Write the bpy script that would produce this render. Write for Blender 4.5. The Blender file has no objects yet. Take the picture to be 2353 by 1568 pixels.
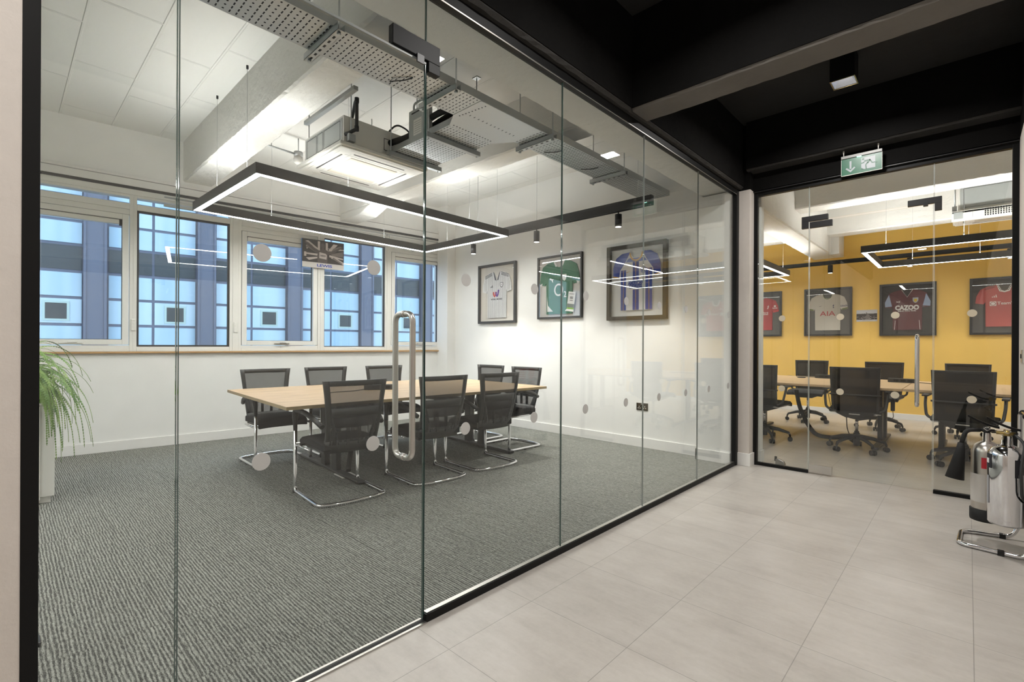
import bpy, bmesh, math, random
from mathutils import Vector, Matrix
random.seed(7)
S = bpy.context.scene
C = S.collection
PI = math.pi
R = math.radians

# ------------------------------------------------------------------ camera, world, exposure
cam_d = bpy.data.cameras.new('camera'); cam = bpy.data.objects.new('camera', cam_d); C.objects.link(cam)
cam_d.sensor_width = 36.0
cam_d.lens = 1110.6 / 2353 * 36.0
cam_d.shift_y = 8.0 / 2353
cam_d.clip_start = 0.02
cam.location = (0, 0, 1.2)
TH = math.atan(1048.5 / 1110.6)
cam.matrix_world = Matrix.Translation((0, 0, 1.2)) @ Matrix.Rotation(TH, 4, 'Z') @ Matrix.Rotation(PI/2, 4, 'X') @ Matrix.Rotation(R(0.28), 4, 'Z')
S.camera = cam

w = bpy.data.worlds.new('world'); S.world = w; w.use_nodes = True
bg = w.node_tree.nodes['Background']; bg.inputs[0].default_value = (0.60, 0.77, 1.0, 1); bg.inputs[1].default_value = 3.0

S.view_settings.view_transform = 'Standard'
S.view_settings.look = 'None'
S.view_settings.exposure = 0.12
S.view_settings.gamma = 1.0
S.view_settings.use_curve_mapping = False
S.cycles.use_denoising = True
try:
    S.cycles.denoiser = 'OPENIMAGEDENOISE'; S.cycles.denoising_input_passes = 'RGB_ALBEDO_NORMAL'
except Exception: pass
S.cycles.max_bounces = 9; S.cycles.diffuse_bounces = 5; S.cycles.glossy_bounces = 5
S.cycles.transmission_bounces = 4; S.cycles.transparent_max_bounces = 24
S.cycles.caustics_reflective = False; S.cycles.caustics_refractive = False
S.cycles.sample_clamp_indirect = 6.0

def area_light(name, loc, sx, sy, power, col, rot=(0, 0, 0), parent=None, spread=180):
    l = bpy.data.lights.new(name, 'AREA'); l.shape = 'RECTANGLE'; l.size = sx; l.size_y = sy
    l.energy = power; l.color = col; l.spread = R(spread)
    o = bpy.data.objects.new(name, l); C.objects.link(o); o.location = loc; o.rotation_euler = rot
    if parent: o.parent = parent
    return o

# ------------------------------------------------------------------ materials
def mat(name, col=(.8, .8, .8), rough=.6, metal=0., spec=.5, emit=None, es=0., alpha=1.):
    m = bpy.data.materials.new(name); m.use_nodes = True
    p = m.node_tree.nodes['Principled BSDF']
    p.inputs['Base Color'].default_value = (*col, 1); p.inputs['Roughness'].default_value = rough
    p.inputs['Metallic'].default_value = metal; p.inputs['Specular IOR Level'].default_value = spec
    if emit: p.inputs['Emission Color'].default_value = (*emit, 1); p.inputs['Emission Strength'].default_value = es
    return m
class NT:
    def __init__(s, m): s.t = m.node_tree; s.p = s.t.nodes.get('Principled BSDF')
    def n(s, typ, **kw):
        nd = s.t.nodes.new(typ)
        for k, v in kw.items():
            if k.startswith('i_'):
                key = k[2:]; key = int(key) if key.isdigit() else key.replace('_', ' ')
                nd.inputs[key].default_value = v
            else: setattr(nd, k, v)
        return nd
    def l(s, a, b): s.t.links.new(a, b)
    def math(s, op, a, b=None, c=None):
        nd = s.t.nodes.new('ShaderNodeMath'); nd.operation = op
        for i, v in enumerate((a, b, c)):
            if v is None: continue
            if isinstance(v, (int, float)): nd.inputs[i].default_value = v
            else: s.l(v, nd.inputs[i])
        return nd.outputs[0]
    def coord(s, kind='Object'): return s.n('ShaderNodeTexCoord').outputs[kind]
    def geo(s): return s.n('ShaderNodeNewGeometry').outputs['Position']
    def xyz(s, v):
        nd = s.n('ShaderNodeSeparateXYZ'); s.l(v, nd.inputs[0]); return nd.outputs
    def noise(s, v, scale, detail=3, rough=.5, vs=None):
        if vs:
            mp = s.n('ShaderNodeMapping'); mp.inputs['Scale'].default_value = vs; s.l(v, mp.inputs['Vector']); v = mp.outputs[0]
        nd = s.n('ShaderNodeTexNoise'); nd.inputs['Scale'].default_value = scale; nd.inputs['Detail'].default_value = detail
        nd.inputs['Roughness'].default_value = rough; s.l(v, nd.inputs['Vector']); return nd.outputs['Fac']
    def ramp(s, f, stops):
        nd = s.n('ShaderNodeValToRGB'); e = nd.color_ramp.elements
        while len(e) < len(stops): e.new(.5)
        for el, (p, c) in zip(e, stops): el.position = p; el.color = (*c, 1)
        s.l(f, nd.inputs[0]); return nd.outputs[0]
    def bump(s, h, strength, dist=.01):
        nd = s.n('ShaderNodeBump'); nd.inputs['Strength'].default_value = strength; nd.inputs['Distance'].default_value = dist
        s.l(h, nd.inputs['Height']); s.l(nd.outputs[0], s.p.inputs['Normal'])

def paint(name, col, rough=.75, var=.04, bs=.25, scale=6, dist=.01):
    m = mat(name, col, rough, spec=.3); t = NT(m); g = t.geo()
    n1 = t.noise(g, scale * .3, 4); n2 = t.noise(g, scale, 8, .62)
    a = tuple(max(0, c * (1 - var)) for c in col); b = tuple(min(1, c * (1 + var)) for c in col)
    t.l(t.ramp(n1, [(.3, a), (.7, b)]), t.p.inputs['Base Color'])
    t.bump(n2, bs, dist); return m

WHITE = paint('white_wall_paint', (.83, .825, .805), .75, .02, .12, 14)
WARM = paint('warm_white_wall_paint', (.66, .61, .565), .7, .02, .3, 60, .004)
TRIM = paint('white_trim_paint', (.80, .79, .77), .4, .01, .03, 20)
CONC = paint('white_painted_concrete', (.80, .79, .76), .8, .03, .75, 9, .02)
BLK = paint('black_painted_concrete', (.0065, .0062, .006), .9, .2, .6, 8, .012); BLK.node_tree.nodes['Principled BSDF'].inputs['Specular IOR Level'].default_value = .08
BLKCEIL = paint('black_ceiling_paint', (.022, .021, .020), .75, .15, .4, 6, .012)
SOFF = paint('black_soffit_paint_lit', (.120, .110, .099), .75, .12, .7, 9, .012)  # black paint lightened: floor bounce on the undersides put into the colour
SOFF2 = paint('black_soffit_paint_dim_lit', (.030, .028, .026), .75, .2, .7, 9, .012)  # same black paint, weaker bounced light on the soffit put into the colour
YEL = paint('yellow_wall_paint', (.78, .51, .125), .6, .02, .06, 12)
BLACK = mat('black_metal', (.006, .006, .006), .5, spec=.2)
DARK = mat('charcoal_metal', (.018, .018, .019), .42, 0, .5)
PLAST = mat('black_plastic', (.012, .012, .013), .45)
PLASTG = mat('dark_grey_plastic', (.024, .0245, .025), .5)
CHROME = mat('chrome', (.78, .78, .80), .08, 1.)
STEEL = mat('brushed_steel', (.55, .53, .50), .32, 1.)
GALV = mat('galvanised_steel', (.50, .52, .53), .38, .85)
WPLAST = mat('white_plastic', (.78, .77, .73), .4)
GREYP = mat('grey_metal_panel', (.42, .44, .43), .4, .3)
OFFW = mat('window_frame_white', (.78, .775, .74), .4)
GASK = mat('black_gasket', (.01, .01, .01), .6)
RUBBER = mat('black_rubber', (.008, .008, .008), .7)
FABRIC = mat('black_fabric', (.012, .012, .013), .9)
LEDW = mat('white_led_strip', (.9, .9, .9), .5, emit=(1, .985, .955), es=64.)
LEDY = mat('white_led_strip_far', (.9, .9, .9), .5, emit=(1, .985, .955), es=28.)
LEDUPY = mat('white_led_uplight_far', (.9, .9, .9), .5, emit=(1, .985, .955), es=60.)
LEDUP = mat('white_led_uplight', (.9, .9, .9), .5, emit=(1, .985, .955), es=36.)
LEDS = mat('spotlight_lens', (.9, .9, .9), .5, emit=(1, .97, .92), es=6.)

def glass_mat(name, tint, k=1.0):
    m = bpy.data.materials.new(name); m.use_nodes = True; t = NT(m)
    t.t.nodes.remove(t.p)
    out = t.t.nodes['Material Output']
    g = t.n('ShaderNodeNewGeometry')
    dt = t.n('ShaderNodeVectorMath', operation='DOT_PRODUCT'); t.l(g.outputs['Normal'], dt.inputs[0]); t.l(g.outputs['Incoming'], dt.inputs[1])
    c = t.math('ABSOLUTE', dt.outputs['Value'])
    x = t.math('POWER', t.math('SUBTRACT', 1.0, c), 5.0)
    f = t.math('MULTIPLY', t.math('MULTIPLY_ADD', x, .96, .04), k)
    tr = t.n('ShaderNodeBsdfTransparent'); tr.inputs[0].default_value = (*tint, 1)
    gl = t.n('ShaderNodeBsdfGlossy'); gl.inputs['Roughness'].default_value = 0.0; gl.inputs[0].default_value = (1, 1, 1, 1)
    mx = t.n('ShaderNodeMixShader'); t.l(f, mx.inputs[0]); t.l(tr.outputs[0], mx.inputs[1]); t.l(gl.outputs[0], mx.inputs[2])
    t.l(mx.outputs[0], out.inputs[0]); return m
GLASS = glass_mat('clear_glass', (.965, .98, .972))
WGLASS = glass_mat('window_glass', (.93, .96, .98), 1.3)
PGLASS = glass_mat('picture_glass', (.98, .98, .98), 1.0)
GEDGE = mat('green_glass_edge', (.035, .075, .066), .08, 0, .8)
GEDGEM = mat('grey_silicone_joint', (.26, .28, .27), .4)
GEDGEL = mat('pale_glass_edge', (.62, .66, .63), .15, .4, .8)
DOT = mat('frosted_dot', (.50, .50, .49), .6)

def see_mesh(name, col, a, sc=900):
    m = mat(name, col, .85); t = NT(m); out = t.t.nodes['Material Output']
    tr = t.n('ShaderNodeBsdfTransparent'); mx = t.n('ShaderNodeMixShader'); mx.inputs[0].default_value = a
    t.l(tr.outputs[0], mx.inputs[1]); t.l(t.p.outputs[0], mx.inputs[2]); t.l(mx.outputs[0], out.inputs[0]); return m
MESHF = see_mesh('open_mesh_fabric', (.028, .028, .030), .52)
MESHD = see_mesh('dense_mesh_fabric', (.013, .013, .014), .86)

def wood_mat(name, c1, c2, c3, ang=0., along='Y'):
    m = mat(name, c2, .38, spec=.4); t = NT(m); v = t.coord()
    vs = (14, .9, 14) if along == 'Y' else (.9, 14, 14)
    n1 = t.noise(v, 2.2, 6, .6, vs); n2 = t.noise(v, 9, 3, .6, vs)
    f = t.math('MULTIPLY_ADD', n2, .35, t.math('MULTIPLY', n1, .7))
    t.l(t.ramp(f, [(.36, c1), (.5, c2), (.66, c3)]), t.p.inputs['Base Color']); t.bump(n2, .05, .002); return m
OAK = wood_mat('oak_tabletop', (.30, .20, .115), (.54, .385, .235), (.66, .50, .33), along='Y')
OAKX = wood_mat('pale_oak_tabletop', (.50, .34, .19), (.62, .44, .26), (.70, .52, .33), along='X')
OAKE = mat('oak_edge', (.30, .225, .125), .5)
SILLW = wood_mat('oak_sill_wood', (.36, .19, .07), (.46, .27, .11), (.52, .32, .14), along='Y')

def carpet_mat():
    m = mat('striped_grey_carpet', (.1, .1, .1), .95, spec=.15); t = NT(m); g = t.geo(); X = t.xyz(g)
    # tile cell offset so that the stripes break at every tile seam
    cx_ = t.math('FLOOR', t.math('MULTIPLY', X[0], 1/.5)); cy_ = t.math('FLOOR', t.math('MULTIPLY', X[1], 1/.5))
    wn = t.n('ShaderNodeTexWhiteNoise', noise_dimensions='2D'); cc = t.n('ShaderNodeCombineXYZ'); t.l(cx_, cc.inputs[0]); t.l(cy_, cc.inputs[1]); t.l(cc.outputs[0], wn.inputs['Vector'])
    off = t.math('MULTIPLY', wn.outputs['Value'], 7.3)
    co = t.n('ShaderNodeCombineXYZ')
    t.l(t.math('MULTIPLY', X[0], 9.0), co.inputs[0]); t.l(t.math('MULTIPLY_ADD', X[1], 60.0, off), co.inputs[1]); t.l(off, co.inputs[2])
    n1 = t.noise(co.outputs[0], 1.0, 3, .6)
    wob = t.math('MULTIPLY', t.math('SUBTRACT', n1, .5), 8.0)
    sn = t.math('SINE', t.math('ADD', t.math('MULTIPLY_ADD', X[1], 2*PI/.0138, off), wob))
    n2 = t.noise(g, 240, 2, .6); n3 = t.noise(g, 80, 3, .6, (.5, 1.6, 1))
    f = t.math('ADD', t.math('MULTIPLY_ADD', sn, .12, .5), t.math('MULTIPLY', t.math('SUBTRACT', n2, .5), .75))
    f = t.math('ADD', f, t.math('MULTIPLY', t.math('SUBTRACT', n3, .5), .55))
    col = t.ramp(f, [(.34, (.038, .040, .038)), (.45, (.11, .114, .104)), (.55, (.24, .245, .222)), (.72, (.40, .405, .37))])
    # dark hairline at seams
    fx = t.math('ABSOLUTE', t.math('SUBTRACT', t.math('FRACT', t.math('MULTIPLY', X[0], 2.0)), .5))
    fy = t.math('ABSOLUTE', t.math('SUBTRACT', t.math('FRACT', t.math('MULTIPLY', X[1], 2.0)), .5))
    s = t.math('GREATER_THAN', t.math('MAXIMUM', fx, fy), .4945)
    mx = t.n('ShaderNodeMix', data_type='RGBA'); t.l(t.math('MULTIPLY', s, .35), mx.inputs[0]); t.l(col, mx.inputs[6]); mx.inputs[7].default_value = (.05, .05, .045, 1)
    t.l(mx.outputs[2], t.p.inputs['Base Color']); t.bump(f, .6, .004); return m
CARPET = carpet_mat()

def tile_mat():
    m = mat('grey_floor_tiles', (.5, .48, .45), .34, spec=.5); t = NT(m); g = t.geo(); X = t.xyz(g)
    n1 = t.noise(g, 2.2, 6, .62, (1, 1, 1)); n2 = t.noise(g, 3.0, 8, .7, (1.0, 5.0, 1)); n3 = t.noise(g, 40, 4, .6)
    f = t.math('ADD', t.math('MULTIPLY', n1, .5), t.math('ADD', t.math('MULTIPLY', n2, .35), t.math('MULTIPLY', n3, .15)))
    col = t.ramp(f, [(.34, (.365, .335, .305)), (.5, (.455, .425, .39)), (.66, (.53, .50, .465))])
    cx_ = t.math('FLOOR', t.math('MULTIPLY', t.math('ADD', X[0], 1.48), 2.0)); cy_ = t.math('FLOOR', t.math('MULTIPLY', t.math('SUBTRACT', X[1], 1.215), 2.025))
    cc = t.n('ShaderNodeCombineXYZ'); t.l(cx_, cc.inputs[0]); t.l(cy_, cc.inputs[1])
    wn = t.n('ShaderNodeTexWhiteNoise', noise_dimensions='2D'); t.l(cc.outputs[0], wn.inputs['Vector'])
    br = t.math('MULTIPLY_ADD', wn.outputs['Value'], .07, .965)
    hsv = t.n('ShaderNodeHueSaturation'); t.l(col, hsv.inputs['Color']); t.l(br, hsv.inputs['Value'])
    fx = t.math('ABSOLUTE', t.math('SUBTRACT', t.math('FRACT', t.math('MULTIPLY', t.math('ADD', X[0], 1.48), 2.0)), .5))
    fy = t.math('ABSOLUTE', t.math('SUBTRACT', t.math('FRACT', t.math('MULTIPLY', t.math('SUBTRACT', X[1], 1.215), 2.025)), .5))
    s = t.math('GREATER_THAN', t.math('MAXIMUM', fx, fy), .497)
    mx = t.n('ShaderNodeMix', data_type='RGBA'); t.l(t.math('MULTIPLY', s, .6), mx.inputs[0]); t.l(hsv.outputs[0], mx.inputs[6]); mx.inputs[7].default_value = (.16, .145, .13, 1)
    t.l(mx.outputs[2], t.p.inputs['Base Color'])
    t.l(t.math('MULTIPLY_ADD', n3, .12, .30), t.p.inputs['Roughness'])
    h = t.math('SUBTRACT', t.math('MULTIPLY', n3, .12), s); t.bump(h, .25, .002); return m
TILE = tile_mat()

def slab_mat():   # white board-marked ceiling with raised seams
    m = mat('board_marked_white_ceiling', (.80, .795, .77), .8, spec=.3); t = NT(m); g = t.geo()
    mp = t.n('ShaderNodeMapping'); t.l(g, mp.inputs['Vector'])
    b = t.n('ShaderNodeTexBrick', offset=.37, offset_frequency=2); b.inputs['Color1'].default_value = (0, 0, 0, 1); b.inputs['Color2'].default_value = (.08, .08, .08, 1)
    b.inputs['Mortar'].default_value = (1, 1, 1, 1); b.inputs['Scale'].default_value = 1.0; b.inputs['Mortar Size'].default_value = .012; b.inputs['Mortar Smooth'].default_value = .6
    b.inputs['Brick Width'].default_value = 1.1; b.inputs['Row Height'].default_value = .42
    t.l(mp.outputs[0], b.inputs['Vector'])
    n = t.noise(g, 7, 8, .65)
    t.bump(t.math('ADD', b.outputs['Fac'], t.math('MULTIPLY', n, .5)), .7, .012); return m
SLAB = slab_mat()

def perf_mat():
    m = mat('perforated_galvanised_steel', (.50, .52, .53), .36, .85); t = NT(m); v = t.coord(); X = t.xyz(v)
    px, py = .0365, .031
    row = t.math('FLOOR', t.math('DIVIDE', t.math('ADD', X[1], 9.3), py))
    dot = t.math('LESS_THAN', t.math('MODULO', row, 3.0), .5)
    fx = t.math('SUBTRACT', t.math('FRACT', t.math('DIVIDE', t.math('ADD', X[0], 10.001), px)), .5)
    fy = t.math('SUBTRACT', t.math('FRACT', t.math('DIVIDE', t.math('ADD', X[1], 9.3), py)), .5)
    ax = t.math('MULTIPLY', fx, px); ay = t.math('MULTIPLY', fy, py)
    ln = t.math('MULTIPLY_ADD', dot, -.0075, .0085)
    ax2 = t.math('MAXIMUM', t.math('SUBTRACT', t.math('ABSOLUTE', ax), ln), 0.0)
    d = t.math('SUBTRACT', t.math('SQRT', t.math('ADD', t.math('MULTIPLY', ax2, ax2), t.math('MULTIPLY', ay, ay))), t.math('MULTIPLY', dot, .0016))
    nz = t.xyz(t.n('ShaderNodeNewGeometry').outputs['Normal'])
    hole_shade = t.math('MULTIPLY', t.math('LESS_THAN', d, .0036), t.math('GREATER_THAN', t.math('ABSOLUTE', nz[2]), .5))
    mx = t.n('ShaderNodeMix', data_type='RGBA'); t.l(hole_shade, mx.inputs[0]); mx.inputs[6].default_value = (.50, .52, .53, 1); mx.inputs[7].default_value = (.008, .008, .009, 1); t.l(mx.outputs[2], t.p.inputs['Base Color'])  # slots are coloured dark, shade of the tray interior painted in
    return m
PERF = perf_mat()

# ------------------------------------------------------------------ mesh helpers
class MB:
    def __init__(s): s.b = bmesh.new()
    def box(s, x0, x1, y0, y1, z0, z1):
        v = [s.b.verts.new((x, y, z)) for x in (x0, x1) for y in (y0, y1) for z in (z0, z1)]
        for f in ((0, 1, 3, 2), (4, 6, 7, 5), (0, 4, 5, 1), (2, 3, 7, 6), (0, 2, 6, 4), (1, 5, 7, 3)):
            s.b.faces.new([v[i] for i in f])
        return s
    def obox(s, c, size, M=None):
        hx, hy, hz = (a / 2 for a in size)
        v = []
        for x in (-hx, hx):
            for y in (-hy, hy):
                for z in (-hz, hz):
                    p = Vector((x, y, z))
                    if M is not None: p = M @ p
                    v.append(s.b.verts.new(p + Vector(c)))
        for f in ((0, 1, 3, 2), (4, 6, 7, 5), (0, 4, 5, 1), (2, 3, 7, 6), (0, 2, 6, 4), (1, 5, 7, 3)):
            s.b.faces.new([v[i] for i in f])
        return s
    def tube(s, pts, r, n=8, closed=False, rad=None):
        P = [Vector(p) for p in pts]; N = len(P); rings = []
        T = []
        for i in range(N):
            a = P[i-1] if (i > 0 or closed) else P[0]; b = P[(i+1) % N] if (i < N-1 or closed) else P[-1]
            T.append((b - a).normalized())
        up = Vector((0, 0, 1)) if abs(T[0].z) < .9 else Vector((1, 0, 0))
        u = T[0].cross(up).normalized()
        for i in range(N):
            u = (u - T[i] * u.dot(T[i]));
            u = u.normalized() if u.length > 1e-6 else T[i].orthogonal().normalized()
            v = T[i].cross(u); rr = rad[i] if rad else r
            rings.append([s.b.verts.new(P[i] + (u * math.cos(2*PI*k/n) + v * math.sin(2*PI*k/n)) * rr) for k in range(n)])
        for i in range(N if closed else N-1):
            A, B_ = rings[i], rings[(i+1) % N]
            for k in range(n):
                f = s.b.faces.new((A[k], A[(k+1) % n], B_[(k+1) % n], B_[k])); f.smooth = True
        if not closed:
            s.b.faces.new(rings[0][::-1]); s.b.faces.new(rings[-1])
        return s
    def cyl(s, p0, p1, r, n=16, r2=None): return s.tube([p0, p1], r, n, rad=[r, r2 if r2 is not None else r])
    def lathe(s, prof, c=(0, 0, 0), n=24, axis='z'):
        rings = []
        for r, z in prof:
            ring = []
            for k in range(n):
                a = 2*PI*k/n
                p = Vector((r*math.cos(a), r*math.sin(a), z))
                if axis == 'y': p = Vector((p.x, p.z, p.y))
                if axis == 'x': p = Vector((p.z, p.x, p.y))
                ring.append(s.b.verts.new(p + Vector(c)))
            rings.append(ring)
        for A, B_ in zip(rings, rings[1:]):
            for k in range(n):
                f = s.b.faces.new((A[k], A[(k+1) % n], B_[(k+1) % n], B_[k])); f.smooth = True
        s.b.faces.new(rings[0][::-1]); s.b.faces.new(rings[-1]); return s
    def prism(s, poly, h0, h1, axis='y'):
        def P(a, b, h): return {'y': (a, h, b), 'z': (a, b, h), 'x': (h, a, b)}[axis]
        A = [s.b.verts.new(P(a, b, h0)) for a, b in poly]; B_ = [s.b.verts.new(P(a, b, h1)) for a, b in poly]
        n = len(poly)
        s.b.faces.new(A); s.b.faces.new(B_[::-1])
        for i in range(n): s.b.faces.new((A[i], B_[i], B_[(i+1) % n], A[(i+1) % n]))
        return s
    def grid(s, fn, nu, nv, th=None, smooth=True):
        # fn(i/nu, j/nv) -> point; th -> (offset vector) makes a closed slab
        L = []
        for off in ((Vector((0, 0, 0)), Vector(th)) if th is not None else (Vector((0, 0, 0)),)):
            L.append([[s.b.verts.new(Vector(fn(i/nu, j/nv)) + off) for j in range(nv+1)] for i in range(nu+1)])
        for q, G in enumerate(L):
            for i in range(nu):
                for j in range(nv):
                    f = [G[i][j], G[i+1][j], G[i+1][j+1], G[i][j+1]]
                    ff = s.b.faces.new(f if q == 0 else f[::-1]); ff.smooth = smooth
        if th is not None:
            A, B_ = L
            for i in range(nu):
                s.b.faces.new((A[i][0], B_[i][0], B_[i+1][0], A[i+1][0])); s.b.faces.new((A[i+1][nv], B_[i+1][nv], B_[i][nv], A[i][nv]))
            for j in range(nv):
                s.b.faces.new((A[0][j+1], B_[0][j+1], B_[0][j], A[0][j])); s.b.faces.new((A[nu][j], B_[nu][j], B_[nu][j+1], A[nu][j+1]))
        return s
    def done(s, name, m, parent=None, loc=None, rz=0, bevel=0., fixn=True):
        if fixn: bmesh.ops.recalc_face_normals(s.b, faces=s.b.faces)
        me = bpy.data.meshes.new(name); s.b.to_mesh(me); s.b.free()
        for mm in (m if isinstance(m, (list, tuple)) else [m]): me.materials.append(mm)
        o = bpy.data.objects.new(name, me); C.objects.link(o)
        if parent: o.parent = parent
        if loc: o.location = loc
        o.rotation_euler = (0, 0, rz)
        if bevel:
            b = o.modifiers.new('bevel', 'BEVEL'); b.width = bevel; b.segments = 2; b.limit_method = 'ANGLE'
        return o

def thing(name, label, cat, loc=(0, 0, 0), rz=0, group=None):
    o = bpy.data.objects.new(name, None); C.objects.link(o); o.location = loc; o.rotation_euler = (0, 0, rz)
    o.empty_display_size = .1; o['label'] = label; o['category'] = cat
    if group: o['group'] = group
    return o
def tag(o, label, cat, group=None):
    o['label'] = label; o['category'] = cat
    if group: o['group'] = group
    return o
def struct(o): o['kind'] = 'structure'; return o
def sempty(name, loc=(0, 0, 0), rz=0):
    o = bpy.data.objects.new(name, None); C.objects.link(o); o.location = loc; o.rotation_euler = (0, 0, rz); o['kind'] = 'structure'; return o
def dup(root, loc, rz=None, label=None, group=None):
    def cp(o, par):
        c = o.copy(); C.objects.link(c)
        if par is not None: c.parent = par
        for ch in list(o.children): cp(ch, c)
        return c
    r = cp(root, None); r.location = loc
    if rz is not None: r.rotation_euler = (0, 0, rz)
    if label: r['label'] = label
    if group: r['group'] = group
    return r
def fillet(pts, r, n=5, closed=False):
    P = [Vector(p) for p in pts]; out = []; N = len(P)
    for i in range(N):
        if not closed and i in (0, N-1): out.append(P[i]); continue
        a, b, c = P[i-1], P[i], P[(i+1) % N]
        da, dc = (a-b), (c-b); rr = min(r, da.length*.45, dc.length*.45)
        p0 = b + da.normalized()*rr; p1 = b + dc.normalized()*rr
        for k in range(n+1):
            t = k/n; out.append(p0*(1-t)**2 + b*2*t*(1-t) + p1*t*t)
    return out
def text(s, size, m, parent, loc, width=None, name='lettering', bold=0., align='CENTER', rz=0, th=.0006, tilt=0):
    cu = bpy.data.curves.new('t', 'FONT'); cu.body = s; cu.size = size; cu.align_x = align; cu.align_y = 'CENTER'
    cu.extrude = th; cu.offset = bold; cu.resolution_u = 3
    ob = bpy.data.objects.new('t', cu); C.objects.link(ob)
    dg = bpy.context.evaluated_depsgraph_get(); dg.update()
    me = bpy.data.meshes.new_from_object(ob.evaluated_get(dg)); bpy.data.objects.remove(ob)
    me.name = name; me.transform(Matrix.Rotation(tilt, 4, 'Z')); me.transform(Matrix.Rotation(PI/2, 4, 'X'))
    if width:
        xs = [v.co.x for v in me.vertices]; ww = max(xs)-min(xs); k = width/ww; c0 = (max(xs)+min(xs))/2
        for v in me.vertices: v.co.x = (v.co.x-c0)*k
    me.materials.clear(); me.materials.append(m)
    o = bpy.data.objects.new(name, me); C.objects.link(o); o.parent = parent; o.location = loc; o.rotation_euler = (0, 0, rz); return o

# ------------------------------------------------------------------ key dimensions
XP = -1.71            # glass partition plane
ZT = 2.755            # top of partitions / beam soffit
YF = 5.25             # far glass partition plane
YW = 10.2             # yellow wall
XR = .275             # right corridor wall
YB = 5.19             # back wall of the meeting room
WR = R(-5.5)          # window wall is turned by 5.5 degrees
WP0 = (-6.945, 0.0)   # window wall origin; local y runs along it, local x points into the room
YL = -1.6             # meeting room left end
# ------------------------------------------------------------------ floors
struct(MB().box(-7.9, XP, YL, 5.4, -.1, 0).done('floor', CARPET))
struct(MB().box(XP, 2.6, -3.6, 10.4, -.1, -.0).done('floor', TILE))
struct(MB().box(-5.6, XP, 5.4, 10.4, -.1, 0).done('floor', TILE))
# ------------------------------------------------------------------ window wall
def Wmb(): return MB()
def wdone(mb, name, m, parent=None, bevel=0):
    return mb.done(name, m, parent, None if parent else (WP0[0], WP0[1], 0), 0 if parent else WR, bevel)
ZS, ZH = 1.10, 2.955
wl = Wmb(); wl.box(-.3, 0, -1.9, 5.6, 0, ZS); wl.box(-.3, 0, -1.9, 5.6, ZH+.0, 3.75)
wl.box(-.3, 0, 5.165, 5.6, ZS, ZH); wl.box(-.3, 0, -1.9, -1.2, ZS, ZH)
struct(wdone(wl, 'wall_left', WHITE))
struct(wdone(Wmb().box(0, .016, -1.7, 5.3, 0, .112), 'baseboard_left', TRIM, bevel=.003))
sl = struct(wdone(Wmb().box(-.1, .045, -1.3, 5.215, ZS-.022, ZS), 'trim_1', SILLW, bevel=.008))
# head casing: groove line, dark blind slot, boxing
hd = Wmb(); hd.box(0, .03, -1.5, 5.3, 2.955, 3.035); hd.box(0, .034, -1.5, 5.3, 3.041, 3.07)
struct(wdone(hd, 'trim_2', TRIM, bevel=.002))
struct(wdone(Wmb().box(0, .022, -1.5, 5.3, 2.925, 2.955), 'trim_3', DARK))
struct(wdone(Wmb().box(-.06, .012, -1.3, 5.2, 2.865, 2.925), 'trim_4', OFFW))

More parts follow.
